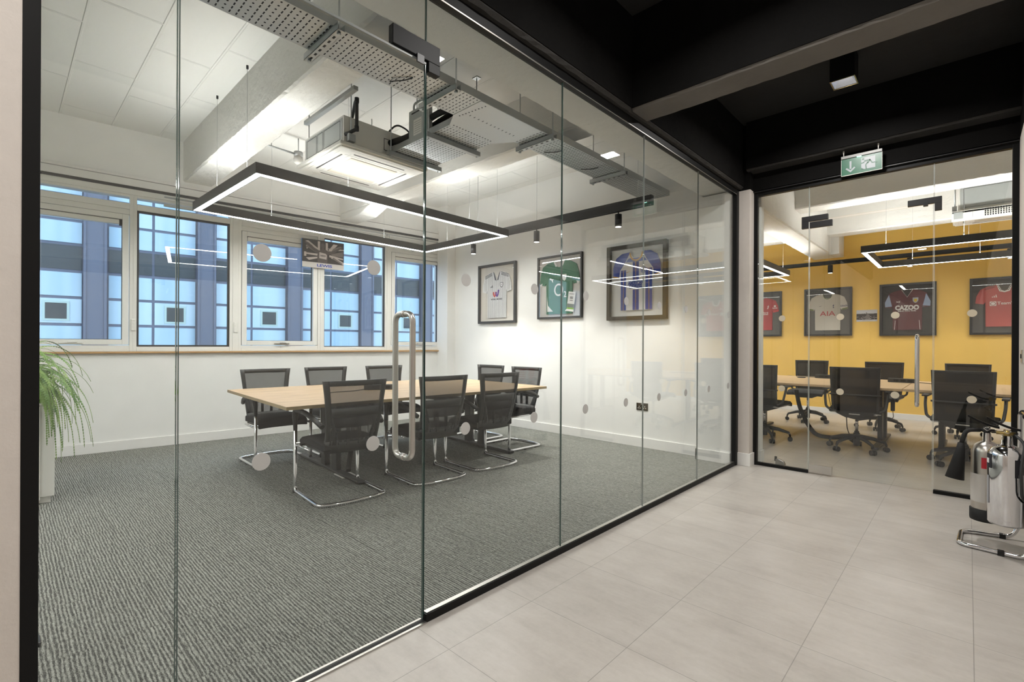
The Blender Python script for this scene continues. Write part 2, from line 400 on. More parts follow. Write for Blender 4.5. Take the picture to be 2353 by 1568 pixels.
wins = [(0.02, 1.0, 'c'), (1.065, 1.99, 'f'), (2.12, 3.08, 'c'), (3.17, 4.10, 'f'), (4.205, 5.135, 'c')]
def ring_mb(mb, x0, x1, y0, y1, z0, z1, w_):
    mb.box(x0, x1, y0, y0+w_, z0, z1); mb.box(x0, x1, y1-w_, y1, z0, z1)
    mb.box(x0, x1, y0+w_, y1-w_, z0, z0+w_); mb.box(x0, x1, y0+w_, y1-w_, z1-w_, z1); return mb
def window(i, y0, y1, kind):
    r = sempty('window_%d' % i, (WP0[0], WP0[1], 0), WR)
    fr = MB(); e = .035
    ring_mb(fr, -.12, -.005, y0-.033, y1+.033, ZS, 2.87, .033)
    fr.box(-.12, -.008, y0, y1, 2.70, 2.765)
    fr.done('window_frame', OFFW, r, bevel=.003)
    if kind == 'c':
        s0, s1, zb, zt = y0+.006, y1-.006, 1.175, 2.635
        MB().box(-.12, -.012, y0, y1, ZS+.033, zb-.006).done('sill_panel', OFFW, r, bevel=.002)
        MB().box(-.118, -.02, y0, y1, zt+.006, 2.70).done('head_panel', OFFW, r, bevel=.002)
        sh = MB(); ring_mb(sh, -.09, -.002, s0, s1, zb, zt, .058)
        sh = sh.done('sash', OFFW, r, bevel=.004)
        gk = MB(); ring_mb(gk, -.0925, -.05, s0+.054, s1-.054, zb+.054, zt-.054, .009); gk.done('gasket', GASK, sh)
        MB().box(-.075, -.01, s0+.066, s1-.085, zt-.115, zt-.066).done('trickle_vent', OFFW, sh, bevel=.006)
        MB().box(-.085, -.03, s1-.085, s1-.058, zt-.122, zt-.058).box(-.085, -.03, s0+.058, s1-.06, zt-.066, zt-.057).done('vent_cap', GASK, sh)
        MB().box(-.062, -.050, s0+.058, s1-.058, zb+.058, zt-.058).done('pane', WGLASS, sh)
        ym = (s0+s1)/2
        h = MB().box(-.002, .012, ym-.09, ym+.10, zb+.012, zb+.03); h.box(.008, .03, ym-.02, ym+.055, zb+.024, zb+.036)
        h.done('handle', STEEL if i > 2 else OFFW, sh, bevel=.003)
    elif kind == 'f':
        gk = MB(); ring_mb(gk, -.07, -.02, y0+.0, y1-.0, ZS+.055, 2.70, .02 if i == 2 else .010); gk.done('gasket', GASK, r, bevel=.003)
        MB().box(-.12, -.02, y0, y1, ZS+.033, ZS+.055).done('sill_panel', OFFW, r)
        MB().box(-.062, -.050, y0+.008, y1-.008, ZS+.06, 2.70).done('pane', WGLASS, r)
    if i in (1, 2):
        MB().box(-.075, -.063, y0, y1, 2.765, 2.837).done('transom_pane', WGLASS, r)
    else:
        MB().box(-.10, -.03, y0, y1, 2.765, 2.837).done('transom_panel', OFFW, r, bevel=.002)
    return r
for i, (a, b, k) in enumerate(wins):
    if k: window(i+1, a, b, k)
# solid part left of the visible windows
struct(wdone(Wmb().box(-.2, -.002, -1.25, -.013, ZS, 2.95), 'trim_5', OFFW))
mul = MB()
for a, b in ((1.033, 1.035), (2.023, 2.087), (3.113, 3.137), (4.133, 4.172)):
    mul.box(-.11, -.001, a, b, ZS, 2.865)
mul.box(-.11, -.001, 5.165, 5.17, ZS, 2.865)
struct(wdone(mul, 'trim_6', OFFW))
# corner pilaster boxing next to the windows
pl = MB().box(-6.47, -6.2, 5.02, YB, 0, 3.6)
struct(pl.done('wall_pilaster', WHITE, bevel=.004))
# window remotes
for (y, lab) in ((1.035, 'white rocker remote on the mullion beside the leftmost window'), (2.055, 'white rocker remote on the mullion right of the black taped window')):
    t = thing('window_switch', lab, 'switch', (WP0[0], WP0[1], 0), WR)
    MB().box(0, .018, y-.022, y+.022, 1.335, 1.465).done('casing', WPLAST, t, bevel=.006)
    b = MB(); b.box(.018, .021, y-.008, y+.008, 1.41, 1.43); b.box(.018, .021, y-.008, y+.008, 1.37, 1.39); b.done('button', OFFW, t, bevel=.002)
# blind rails hung in front of the head
t = thing('curtain_rail', 'thin double rail hung across the top of the windows behind the pendant', 'rail', (WP0[0], WP0[1], 0), WR)
MB().tube([(.16, 1.3, 2.86), (.16, 4.95, 2.86)], .009, 6).done('upper_rail', GREYP, t)
MB().box(.10, .14, 1.3, 4.95, 2.765, 2.79).done('lower_rail', GREYP, t)
for y in (1.7, 2.9, 4.1):
    MB().cyl((.13, y, 2.78), (.13, y, 2.87), .004, 6).cyl((.03, y, 2.87), (.16, y, 2.87), .004, 6).done('bracket', GALV, t)

# ------------------------------------------------------------------ meeting room walls & ceiling
struct(MB().box(-6.6, -2.08, YB, YB+.12, 0, 3.6).done('wall_back', WHITE))
struct(MB().box(-2.08, XP+.0, YB-.13, YB+.12, 0, ZT).done('wall_return', WHITE))
struct(MB().box(-6.25, -2.08, YB-.016, YB, 0, .112).box(-2.095, XP-.03, YB-.146, YB-.13, 0, .115).box(-2.095, -2.08, YB-.146, YB, 0, .115).done('baseboard_back', TRIM, bevel=.003))
struct(MB().box(-7.6, XP, YL-.12, YL, 0, 3.75).done('wall_front', WHITE))
struct(MB().box(-7.4, -2.0, YL, 1.5, 3.59, 3.75).done('ceiling', SLAB))
struct(MB().box(-7.2, -2.0, 1.7, 3.4, 3.52, 3.75).done('ceiling', SLAB))
struct(MB().box(-7.0, -2.0, 3.5, 5.3, 3.48, 3.75).done('ceiling', SLAB))
def rough_beam(name, x0, x1, y0, y1, z0, z1, m, seg=.05, amp=.009):
    # lower edges are chipped: displaced bottom edge vertices
    mb = MB(); lx = (x1-x0) > (y1-y0)
    L = (x1-x0) if lx else (y1-y0); n = max(2, int(L/seg)); rows = []
    for i in range(n+1):
        t = i/n; e = [random.uniform(-amp, amp*.3) for _ in range(4)]
        if lx:
            x = x0+L*t; rows.append([(x, y0, z1), (x, y0, z0+.012+abs(e[1])), (x, y0+.012+abs(e[0]), z0), (x, y1-.012-abs(e[2]), z0), (x, y1, z0+.012+abs(e[3])), (x, y1, z1)])
        else:
            y = y0+L*t; rows.append([(x0, y, z1), (x0, y, z0+.012+abs(e[1])), (x0+.012+abs(e[0]), y, z0), (x1-.012-abs(e[2]), y, z0), (x1, y, z0+.012+abs(e[3])), (x1, y, z1)])
    V = [[mb.b.verts.new(p) for p in r_] for r_ in rows]
    for i in range(n):
        for k in range(6): mb.b.faces.new((V[i][k], V[i][(k+1) % 6], V[i+1][(k+1) % 6], V[i+1][k]))
    mb.b.faces.new(V[0]); mb.b.faces.new(V[-1][::-1])
    return struct(mb.done(name, m))
rough_beam('trim_7', -7.0, -2.03, 1.49, 1.79, 3.12, 3.62, CONC)
rough_beam('trim_8', -6.9, -2.03, 3.36, 3.62, 3.06, 3.56, CONC)
# haunch of the second beam at the window wall
struct(MB().prism([(-6.75, 3.06), (-5.75, 3.06), (-6.05, 2.97), (-6.75, 2.97)], 3.36, 3.62, 'y').done('trim_9', CONC, bevel=.01))
# header beam over the glass: white inside, black outside
rough_beam('trim_10', -2.06, -1.72, YL, 10.3, ZT+.015, 3.7, CONC)
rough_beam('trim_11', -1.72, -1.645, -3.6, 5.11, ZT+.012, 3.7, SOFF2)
struct(MB().box(-1.646, -1.640, -3.6, 5.12, ZT+.035, 3.5).done('trim_12', BLK))

# ------------------------------------------------------------------ corridor
struct(MB().box(-1.9, 2.6, -3.7, 5.4, 3.40, 3.75).done('ceiling', BLKCEIL))
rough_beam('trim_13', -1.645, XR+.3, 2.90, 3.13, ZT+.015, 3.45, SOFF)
struct(MB().box(-1.645, XR, 2.893, 2.90, ZT+.03, 3.42).done('trim_14', BLK))
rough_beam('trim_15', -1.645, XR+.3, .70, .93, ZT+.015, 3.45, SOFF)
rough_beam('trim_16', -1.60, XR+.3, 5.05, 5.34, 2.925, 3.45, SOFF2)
struct(MB().box(-1.60, XR, 5.043, 5.05, 2.94, 3.42).done('trim_17', BLK))
struct(MB().box(-1.58, XR, 5.20, 5.32, 2.745, 2.925).done('trim_18', BLK))
struct(MB().box(-1.70, -1.58, 5.11, 5.34, ZT, 3.45).done('trim_19', BLK))
struct(MB().box(-1.71, -1.58, 5.11, 5.36, 0, ZT).done('wall_column', WARM, bevel=.003))
struct(MB().box(-1.70, -1.566, 5.096, 5.245, 0, .125).done('baseboard_column', TRIM, bevel=.003))
struct(MB().box(XR, XR+.12, -3.6, YF+.1, 0, ZT).done('wall_right', WARM))
struct(MB().box(XR, XR+.12, -3.6, YF+.1, ZT, 3.5).done('wall_right', BLK))
struct(MB().box(-1.80, -1.69, -3.6, .035, 0, ZT).done('wall_corridor', WARM))
struct(MB().box(-1.8, XR+.1, -3.7, -3.6, 0, 3.5).done('wall_rear', WARM))

# ------------------------------------------------------------------ left glass partition
wg = sempty('wall_glass')
fr = MB()
fr.box(XP-.03, XP+.022, .035, .068, 0, ZT+.015)                     # left jamb
fr.box(XP-.025, XP+.025, 5.045, 5.11, 0, ZT+.012)                    # end jamb
fr.box(XP-.025, XP+.025, .068, 5.045, ZT-.04, ZT+.015)               # head
fr.box(XP-.02, XP+.02, 1.262, 5.045, 0, .035)                        # base channel
fr.done('frame', BLACK, wg, bevel=.002)
MB().box(XP+.0225, XP+.0245, .07, 5.045, ZT-.046, ZT-.040).box(XP-.012, XP+.012, 1.27, 5.045, .035, .038).done('glazing_bead', STEEL, wg)
J = [.068, .359, 1.259, 2.225, 3.191, 4.156, 5.048]
GT = .005
def pane(par, name, y0, y1, z0, z1, x=XP, edge=GEDGE, ew=.0016, ends=(1, 1)):
    g = MB().box(x-GT, x+GT, y0+.002, y1-.002, z0, z1).done(name, GLASS, par)
    e = MB()
    if ends[0]: e.box(x-GT-.0004, x+GT+.0004, y0, y0+ew, z0, z1)
    if ends[1]: e.box(x-GT-.0004, x+GT+.0004, y1-ew, y1, z0, z1)
    e.done('polished_edge', edge, g)
    return g
def dots(par, pts, fn):
    for (a, z) in pts: fn(a, z).done('round_sticker', DOT, par)
def dotx(a, z): return MB().lathe([(.029, 0), (.0295, .0008), (.029, .0016)], (XP+GT, a, z), 28, 'x')
for k in (0, 2, 3, 4, 5):
    g = pane(wg, 'glass_panel', J[k], J[k+1], .01 if k == 0 else .03, ZT-.03, ends=(k > 0, k < 5), edge=GEDGE if k in (0, 2) else GEDGEM, ew=.0016 if k < 3 else .001)
    if k == 0: continue
    ys = [y for y in (.596, 1.01, 1.491, 1.981, 2.463, 2.944, 3.431, 3.91, 4.40, 4.88) if J[k] < y < J[k+1]]
    dots(g, [(y, z) for y in ys for z in (1.5, .807)], dotx)
# over-door pane
pane(wg, 'glass_panel', J[1], J[2], 2.418, ZT-.03)
MB().box(XP-.006, XP+.006, J[1], J[2], 2.407, 2.416).done('transom_edge', GEDGEM, wg)
pt = MB(); pt.box(XP-.016, XP+.016, 1.085, 1.325, 2.42, 2.50); pt.box(XP-.016, XP+.016, 1.264, 1.325, 2.375, 2.42); pt.done('patch_fitting', BLACK, wg, bevel=.002)
MB().box(XP+.016, XP+.024, 1.20, 1.235, 2.39, 2.425).done('pivot_block', PLAST, wg)
MB().box(XP-.024, XP+.024, .07, 1.262, 0, .006).done('threshold_strip', STEEL, wg)
MB().box(XP-.012, XP+.012, .07, 1.262, .006, .0068).done('coir_insert', RUBBER, wg)
dr = sempty('door_1')
g = pane(dr, 'glass_leaf', J[1]+.004, J[2]-.004, .012, 2.404)
dots(g, [(y, z) for y in (.596, 1.01) for z in (1.5, .807)], dotx)
hx = .062
def pull(par, x, y, z0, z1, axis='x', mats=STEEL):
    # a bar each side of the leaf joined by bends through the glass
    mb = MB(); r = .0125
    if axis == 'x':
        pts = [(x+hx, y, (z0+z1)/2), (x+hx, y, z1), (x-hx, y, z1), (x-hx, y, z0), (x+hx, y, z0)]
    else:
        pts = [(y, x-hx, (z0+z1)/2), (y, x-hx, z1), (y, x+hx, z1), (y, x+hx, z0), (y, x-hx, z0)]
    mb.tube(fillet(pts, .04, 8, True), r, 14, True)
    o = mb.done('pull_handle', mats, par)
    c = MB()
    for z in (z0, z1):
        if axis == 'x': c.cyl((x-.012, y, z), (x+.012, y, z), .0145, 14)
        else: c.cyl((y, x-.012, z), (y, x+.012, z), .0145, 14)
    c.done('collar', mats, o); return o
pull(dr, XP, 1.155, .73, 1.325)
MB().box(XP-.018, XP+.018, .368, .555, .012, .085).done('floor_hinge', WPLAST, dr, bevel=.003)

# ------------------------------------------------------------------ far glass partition
wf = sempty('wall_glass')
fr = MB()
fr.box(-1.58, -1.545, YF-.025, YF+.025, 0, 2.745); fr.box(.238, XR, YF-.025, YF+.025, 0, 2.745)
fr.box(-1.545, .238, YF-.025, YF+.025, 2.70, 2.745)
fr.box(-1.545, -1.098, YF-.02, YF+.02, 0, .03); fr.box(-.206, .238, YF-.02, YF+.02, 0, .03)
fr.done('frame', BLACK, wf, bevel=.002)
MB().box(-1.58, XR, YF-.05, YF-.025, 2.738, 2.752).done('head_trim', DARK, wf)
def paney(par, name, x0, x1, z0, z1, ends=(1, 1)):
    g = MB().box(x0+.002, x1-.002, YF-GT, YF+GT, z0, z1).done(name, GLASS, par)
    e = MB()
    if ends[0]: e.box(x0, x0+.003, YF-GT-.0004, YF+GT+.0004, z0, z1)
    if ends[1]: e.box(x1-.003, x1, YF-GT-.0004, YF+GT+.0004, z0, z1)
    e.done('polished_edge', GEDGEL, g); return g
DOTY = mat('cream_frosted_dot', (.62, .55, .42), .6)
def doty(a, z): return MB().lathe([(.029, 0), (.0295, -.0008), (.029, -.0016)], (a, YF-GT, z), 28, 'y')
g = paney(wf, 'glass_panel', -1.545, -1.098, .02, 2.71, (0, 1)); 
for z in (1.468, .784): doty(-1.324, z).done('round_sticker', DOTY, g)
g = paney(wf, 'glass_panel', -.206, .238, .02, 2.71, (1, 0))
for z in (1.464, .784): doty(.021, z).done('round_sticker', DOTY, g)
paney(wf, 'glass_panel', -1.096, -.208, 2.382, 2.71)
def patch(par, boxes, nm='patch_fitting', m=DARK):
    mb = MB()
    for x0, x1, z0, z1 in boxes: mb.box(x0, x1, YF-.016, YF+.016, z0, z1)
    return mb.done(nm, m, par, bevel=.0015)
patch(wf, [(-1.158, -.945, 2.374, 2.424), (-1.158, -1.101, 2.312, 2.374)])
patch(wf, [(-.375, -.159, 2.374, 2.424), (-.203, -.159, 2.312, 2.374)])
dr2 = sempty('door_2')
g = paney(dr2, 'glass_leaf', -1.094, -.210, .012, 2.368)
for x in (-.847, -.454):
    for z in (1.466, .784): doty(x, z).done('round_sticker', DOTY, g)
patch(dr2, [(-1.092, -.912, 2.31, 2.366)], 'top_hinge')
patch(dr2, [(-1.092, -.906, .012, .086)], 'floor_hinge', STEEL)
MB().box(-.275, -.245, YF-.024, YF+.016, 2.36, 2.385).done('lock_keep', PLAST, dr2)
pull(dr2, YF, -.31, .71, 1.29, 'y', CHROME)

# ------------------------------------------------------------------ yellow room shell
struct(MB().box(-5.6, 2.6, YW, YW+.12, 0, 3.6).done('wall_yellow', YEL))
struct(MB().box(-5.6, 2.6, YW-.016, YW, 0, .095).done('baseboard_yellow', TRIM, bevel=.003))
struct(MB().box(2.48, 2.6, YF, YW, 0, 3.6).done('wall_far_right', WHITE))
struct(MB().box(-5.72, -5.6, YB+.12, YW+.1, 0, 3.6).done('wall_far_left', WHITE))
struct(MB().box(XR, 2.6, YF+.0, YF+.12, 0, 3.6).done('wall_return', WHITE))
struct(MB().box(XR+.12, 2.6, 5.1, YF, 0, 3.5).done('wall_return', WHITE))
struct(MB().box(-2.0, 2.6, YF+.1, YW+.1, 3.5, 3.75).done('ceiling', CONC))
struct(MB().box(-5.7, -2.0, YF+.06, YW+.1, 3.5, 3.75).done('ceiling', CONC))
rough_beam('trim_20', -1.73, 2.5, 7.40, 7.72, 3.05, 3.56, CONC)
rough_beam('trim_21', -1.73, 2.5, 9.45, 9.76, 3.05, 3.56, CONC)
rough_beam('trim_22', -5.6, -2.05, 7.40, 7.72, 3.05, 3.56, CONC)
rough_beam('trim_23', -5.6, -2.05, 9.45, 9.76, 3.05, 3.56, CONC)
struct(MB().box(-1.722, -1.60, 9.765, YW, 2.77, 3.5).done('trim_24', CONC))
struct(MB().box(-1.71, -1.55, 5.36, 5.45, 0, ZT).box(-1.72, -1.54, 5.35, 5.47, 0, .12).done('trim_25', TRIM, bevel=.003))

# ------------------------------------------------------------------ pendant rings
def pendant(name, label, loc, rz, lx, ly, wires, wh, up=True, es_mat=LEDW, w_=.062, h=.085, power=60):
    t = thing(name, label, 'pendant light', loc, rz, 'rectangular ring pendants')
    b = MB()
    # profile: hollow channel with open bottom and top slots
    def run(x0, x1, y0, y1):
        b.box(x0, x1, y0, y1, 0, h)
    wl_ = .007
    # outer and inner skins
    b.box(0, lx, 0, wl_, 0, h); b.box(0, lx, ly-wl_, ly, 0, h); b.box(0, wl_, wl_, ly-wl_, 0, h); b.box(lx-wl_, lx, wl_, ly-wl_, 0, h)
    b.box(w_-wl_, lx-w_+wl_, w_-wl_, w_, 0, h); b.box(w_-wl_, lx-w_+wl_, ly-w_, ly-w_+wl_, 0, h)
    b.box(w_-wl_, w_, w_, ly-w_, 0, h); b.box(lx-w_, lx-w_+wl_, w_, ly-w_, 0, h)
    # mid plate
    b.box(wl_, lx-wl_, wl_, w_-wl_, h*.4, h*.6); b.box(wl_, lx-wl_, ly-w_+wl_, ly-wl_, h*.4, h*.6)
    b.box(wl_, w_-wl_, w_-wl_, ly-w_+wl_, h*.4, h*.6); b.box(lx-w_+wl_, lx-wl_, w_-wl_, ly-w_+wl_, h*.4, h*.6)
    b.done('housing', RINGM, t)
    def strip(z0, z1, nm, m):
        s = MB(); a = wl_ + .0005
        s.box(a, lx-a, a, w_-a, z0, z1); s.box(a, lx-a, ly-w_+a, ly-a, z0, z1)
        s.box(a, w_-a, w_-a, ly-w_+a, z0, z1); s.box(lx-w_+a, lx-a, w_-a, ly-w_+a, z0, z1)
        s.done(nm, m, t)
    strip(.001, .004, 'diffuser', es_mat)
    if up: strip(h-.012, h-.010, 'uplight_diffuser', LEDUP if es_mat is LEDW else LEDUPY)
    for (x, y) in wires:
        wr = MB().cyl((x, y, h), (x, y, wh-loc[2]), .0011, 5).cyl((x, y, h-.005), (x, y, h+.03), .005, 8).done('suspension_wire', GALV, t)
        MB().cyl((x, y, wh-loc[2]-.028), (x, y, wh-loc[2]), .009, 10).done('ceiling_cap', PLAST, wr)
    return t
RINGM = paint('charcoal_ring_metal', (.050, .050, .050), .45, .05, .05, 40)
# added unseen ring, brightens the left end of the room
pendant('pendant_light', 'smaller charcoal LED ring added out of view behind the left door jamb to brighten the bay', (-5.2, -1.35, 2.60), 0, 2.4, .95, [(.3, .031), (2.1, .031)], 3.59, up=False)
ring = pendant('pendant_light', 'large charcoal rectangular LED ring hanging over the black mesh chairs of the carpeted room',
        (-5.66, 1.32, 2.53), R(1.5), 1.62, 2.93, [(.62, .031), (1.35, .031), (.031, .75), (.031, 2.2), (1.589, .8), (1.589, 2.3), (.5, 2.90), (1.45, 2.90)], 3.48)
pendant('pendant_light', 'black rectangular LED ring on the right in the yellow room, above the power box', (-.99, 7.44, 2.375), 0, 2.6, 1.62,
        [(.25, .031), (.4, 1.59), (.95, .031), (1.1, 1.59), (1.7, 1.59)], 3.5, es_mat=LEDY)
pendant('pendant_light', 'black rectangular LED ring cut off by the left edge of the far glass front', (-4.72, 7.44, 2.375), 0, 2.55, 1.62,
        [(2.3, .031), (2.45, 1.59), (1.2, .031)], 3.5, es_mat=LEDY)

# ------------------------------------------------------------------ spotlight tracks
def spot_lamp(loc, energy, ang, parent, rot):
    l = bpy.data.lights.new('spot_beam', 'SPOT'); l.energy = energy; l.spot_size = R(ang); l.spot_blend = .6; l.color = (1, .95, .88); l.shadow_soft_size = .03
    o = bpy.data.objects.new('spot_beam', l); C.objects.link(o); o.parent = parent; o.location = loc; o.rotation_euler = rot; return o
def track(label, x0, x1, y, z0, h, xs, drops, ceil_z, energy, drop=.03, col=DARK):
    t = thing('track_light', label, 'track light', (x0, y, z0))
    L = x1-x0
    MB().box(0, L, -.03, .03, 0, h).done('rail', col, t, bevel=.002)
    MB().box(.01, L-.01, -.008, .008, -.004, 0).done('track_slot', BLACK, t)
    for dx in drops: MB().cyl((dx, 0, h), (dx, 0, ceil_z-z0), .002, 5).done('suspension_wire', GALV, t)
    for x in xs:
        sp = MB().cyl((x-x0, 0, -drop-.13), (x-x0, 0, -drop), .036, 20).cyl((x-x0, 0, -drop), (x-x0, 0, 0), .007, 8).done('spotlight', col, t)
        MB().cyl((x-x0, 0, -drop-.1305), (x-x0, 0, -drop-.1285), .030, 20).done('lens', LEDS, sp)
        if energy: spot_lamp((x-x0, 0, -drop-.14), energy, 95, t, (0, 0, 0))
    return t
track('charcoal spotlight rail with three cylinder spots before the white wall of framed shirts', -5.35, -2.29, 4.45, 2.60, .095, (-4.936, -3.80, -2.675), (.5, 1.55, 2.9), 3.48, 95)
track('black spotlight rail running along the yellow wall', -5.2, 2.4, 9.5, 2.56, .06, (-4.2, -2.95, -1.678, -.65, .42, 1.5), (1.0, 3.5, 5.2, 6.9), 3.5, 30, .012, BLACK)

# ------------------------------------------------------------------ cable tray
def ceil_z(y): return 3.59 if y < 1.5 else (3.52 if y < 3.45 else 3.48)
t = thing('cable_tray', 'galvanised perforated cable tray with a side branch under the white beams', 'cable tray')
TZ = 2.88
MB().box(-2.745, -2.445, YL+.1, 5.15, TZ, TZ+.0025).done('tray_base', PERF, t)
MB().box(-2.747, -2.744, YL+.1, 2.30, TZ, TZ+.055).box(-2.747, -2.744, 2.88, 5.15, TZ, TZ+.055).box(-2.446, -2.443, YL+.1, 5.15, TZ, TZ+.055).done('side_lip', GALV, t)
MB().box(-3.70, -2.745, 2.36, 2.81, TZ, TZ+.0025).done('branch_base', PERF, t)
MB().box(-3.70, -2.80, 2.357, 2.36, TZ, TZ+.05).box(-3.70, -2.80, 2.81, 2.813, TZ, TZ+.05).done('branch_lip', GALV, t)
MB().prism([(-2.745, 2.27), (-2.90, 2.36), (-2.90, 2.81), (-2.745, 2.92), (-2.445, 2.92), (-2.445, 2.27)], TZ-.003, TZ, 'z').done('tee_plate', GALV, t)
pm = MB()
for k in range(12): pm.obox((-2.66+.0*k, 2.36+.042*k, TZ-.0034), (.018, .006, .0006))
for k in range(14): pm.obox((-2.87, 2.38+.03*k, TZ-.0034), (.012, .010, .0006))
for k in range(9): pm.cyl((-2.72+.03*k, 2.31+.004*k, TZ-.0036), (-2.72+.03*k, 2.31+.004*k, TZ-.003), .006, 8)
pm.done('plate_slots', GASK, t)
for y in (1.22, 2.02, 3.02, 4.12):
    s = MB(); s.box(-2.80, -2.39, y-.0205, y-.0185, TZ-.042, TZ-.004); s.box(-2.80, -2.39, y+.0185, y+.0205, TZ-.042, TZ-.004); s.box(-2.80, -2.39, y-.0205, y+.0205, TZ-.042, TZ-.040)
    s = s.done('strut_bracket', GALV, t)
    q = MB()
    for k in range(7): q.box(-2.76+.055*k, -2.735+.055*k, y-.006, y+.006, TZ-.0425, TZ-.0418)
    q.done('slots', GASK, s)
    for x in (-2.77, -2.415):
        MB().cyl((x, y, TZ-.055), (x, y, ceil_z(y)), .005, 6).cyl((x, y, TZ-.058), (x, y, TZ-.046), .011, 6).box(x-.03, x+.03, y-.025, y+.025, ceil_z(y)-.008, ceil_z(y)).done('threaded_rod', GALV, t)
for x in (-3.12, -3.66):
    s = MB().box(x-.0205, x+.0205, 2.30, 2.87, TZ-.042, TZ-.004).done('strut_bracket', GALV, t)
    for y in (2.33, 2.84): MB().cyl((x, y, TZ-.055), (x, y, 3.52), .005, 6).box(x-.03, x+.03, y-.025, y+.025, 3.512, 3.52).done('threaded_rod', GALV, t)
for y in (1.75, 3.3, 3.85): MB().tube(fillet([(-2.70, y-.04, TZ-.002), (-2.66, y-.045, TZ-.012), (-2.60, y+.0, TZ-.012), (-2.55, y+.03, TZ-.002)], .02), .0035, 6).done('cable_tie', PLAST, t)

# refrigerant pipes and control box lying on the branch
t = thing('pipe_run', 'black insulated pipe loops lying on the perforated tray beside the air conditioner', 'pipes')
pts = [(-3.05, 2.62, TZ+.06), (-2.92, 2.52, TZ+.08), (-2.92, 2.42, TZ+.17), (-3.15, 2.40, TZ+.17), (-3.45, 2.38, TZ+.08), (-3.78, 2.36, TZ+.10), (-3.86, 2.50, TZ+.06), (-3.76, 2.60, TZ+.05), (-3.30, 2.62, TZ+.05)]
MB().tube(fillet(pts, .09, 6), .026, 10).done('insulated_pipe', RUBBER, t)
pts = [(-2.98, 2.74, TZ+.04), (-2.82, 2.70, TZ+.05), (-2.80, 2.56, TZ+.15), (-3.0, 2.50, TZ+.19), (-3.45, 2.5, TZ+.15), (-3.72, 2.5, TZ+.15)]
MB().tube(fillet(pts, .08, 6), .022, 10).done('insulated_pipe', RUBBER, t)
t = thing('control_box', 'small grey metal control box with printed label on the tray branch', 'control box', (-3.30, 2.385, TZ))
MB().box(-.13, .13, -.03, .02, .004, .27).done('casing', GREYP, t, bevel=.004)
MB().box(-.09, .09, -.0315, -.030, .235, .245).done('slot', GASK, t)
lb = MB().box(-.06, .05, -.0312, -.030, .05, .18).done('printed_label', WPLAST, t)
q = MB()
for k in range(6): q.box(-.05, .04, -.0318, -.0312, .065+.018*k, .070+.018*k)
q.done('print_lines', GREYP, lb)
MB().tube(fillet([(-.1, 0, .27), (-.1, 0, .34), (.1, .0, .34), (.1, 0, .27)], .03), .009, 8).done('bracket', GREYP, t)

# ------------------------------------------------------------------ air conditioner
def cassette(name, label, cx, cy, z, sx, sy, hb, ceil, front='y', grille=False):
    t = thing(name, label, 'air conditioner', (cx, cy, z))
    a, b = sx/2, sy/2
    fa = MB(); fa.box(-a, a, -b, b, .012, .042); fa.prism([(-a+.02, -b+.02), (a-.02, -b+.02), (a-.02, b-.02), (-a+.02, b-.02)], 0, .012, 'z')
    fa = fa.done('fascia', WPLAST, t, bevel=.006)
    MB().box(-a+.2, a-.2, -b+.2, b-.2, -.004, 0).done('intake_grille', mat('cream_grille', (.62, .58, .50), .6), fa)
    q = MB()
    for s_ in (-1, 1):
        q.box(-a+.18, a-.18, s_*(b-.11)-.012, s_*(b-.11)+.002, -.0015, .001); q.box(s_*(a-.11)-.012, s_*(a-.11)+.002, -b+.18, b-.18, -.0015, .001)
    q.done('outlet_slot', GASK, fa)
    q = MB()
    for s_ in (-1, 1):
        for d in (.055, .16): q.box(-a+.12, a-.12, s_*(b-d)-.001, s_*(b-d)+.001, -.001, .001); q.box(s_*(a-d)-.001, s_*(a-d)+.001, -b+.12, b-.12, -.001, .001)
    q.done('seam', GREYP, fa)
    c_, d_ = a-.055, b-.055
    bd = MB().box(-c_, c_, -d_, d_, .042, .042+hb).done('body', WPLAST, t, bevel=.004)
    MB().box(-c_+.02, c_-.02, -d_-.004, -d_, .07, .042+hb-.02).done('side_panel', GREYP, bd)
    q = MB()
    zc0, zc1 = .085, .042+hb-.035
    for (u0, u1) in ((-c_+.05, -.12), (-.10, .0), (.02, c_-.05)):
        q.box(u0, u1, -d_-.0055, -d_-.004, zc0, zc0+.003); q.box(u0, u1, -d_-.0055, -d_-.004, zc1-.003, zc1); q.box(u0, u0+.003, -d_-.0055, -d_-.004, zc0, zc1); q.box(u1-.003, u1, -d_-.0055, -d_-.004, zc0, zc1)
    q.box(c_, c_+.002, .0, .004, .1, .20); q.box(c_, c_+.002, .12, .124, .1, .20); q.box(c_, c_+.002, 0, .124, .198, .202); q.box(c_, c_+.002, 0, .124, .098, .102)
    q.done('panel_seams', DARK, bd)
    for (x, y) in ((-c_-.03, -d_+.05), (c_+.03, -d_+.05), (c_+.03, d_-.05), (-c_-.03, d_-.05)):
        MB().cyl((x, y, .1), (x, y, ceil-z), .005, 6).done('hanger_rod', GALV, t)
        MB().box(x-.022, x+.022, y-.03, y+.03, .06, .12).done('hanger_bracket', GALV, t, bevel=.002)
    return t, bd
ac, bd = cassette('air_conditioner', 'white ceiling cassette air conditioner hanging above the large ring light', -4.09, 2.30, 2.80, .84, .86, .235, 3.52)
MB().lathe([(.19, .277), (.19, .30), (.13, .325), (0.001, .33)], (.02, .12, 0), 24).done('top_cover', WPLAST, ac)
MB().tube(fillet([(.16, -.20, .277), (.16, -.20, .34), (.40, -.29, .40), (.44, -.30, .40), (.44, -.30, .16), (.40, -.34, .13), (.36, -.36, .12)], .015, 3), .014, 10).done('drain_pipe', PLASTG, ac)
e_ = MB()
for p in ((.44, -.30, .395), (.44, -.30, .165), (.16, -.20, .335)): e_.lathe([(.0, -.022), (.018, -.020), (.018, .020), (.0, .022)], p, 12)
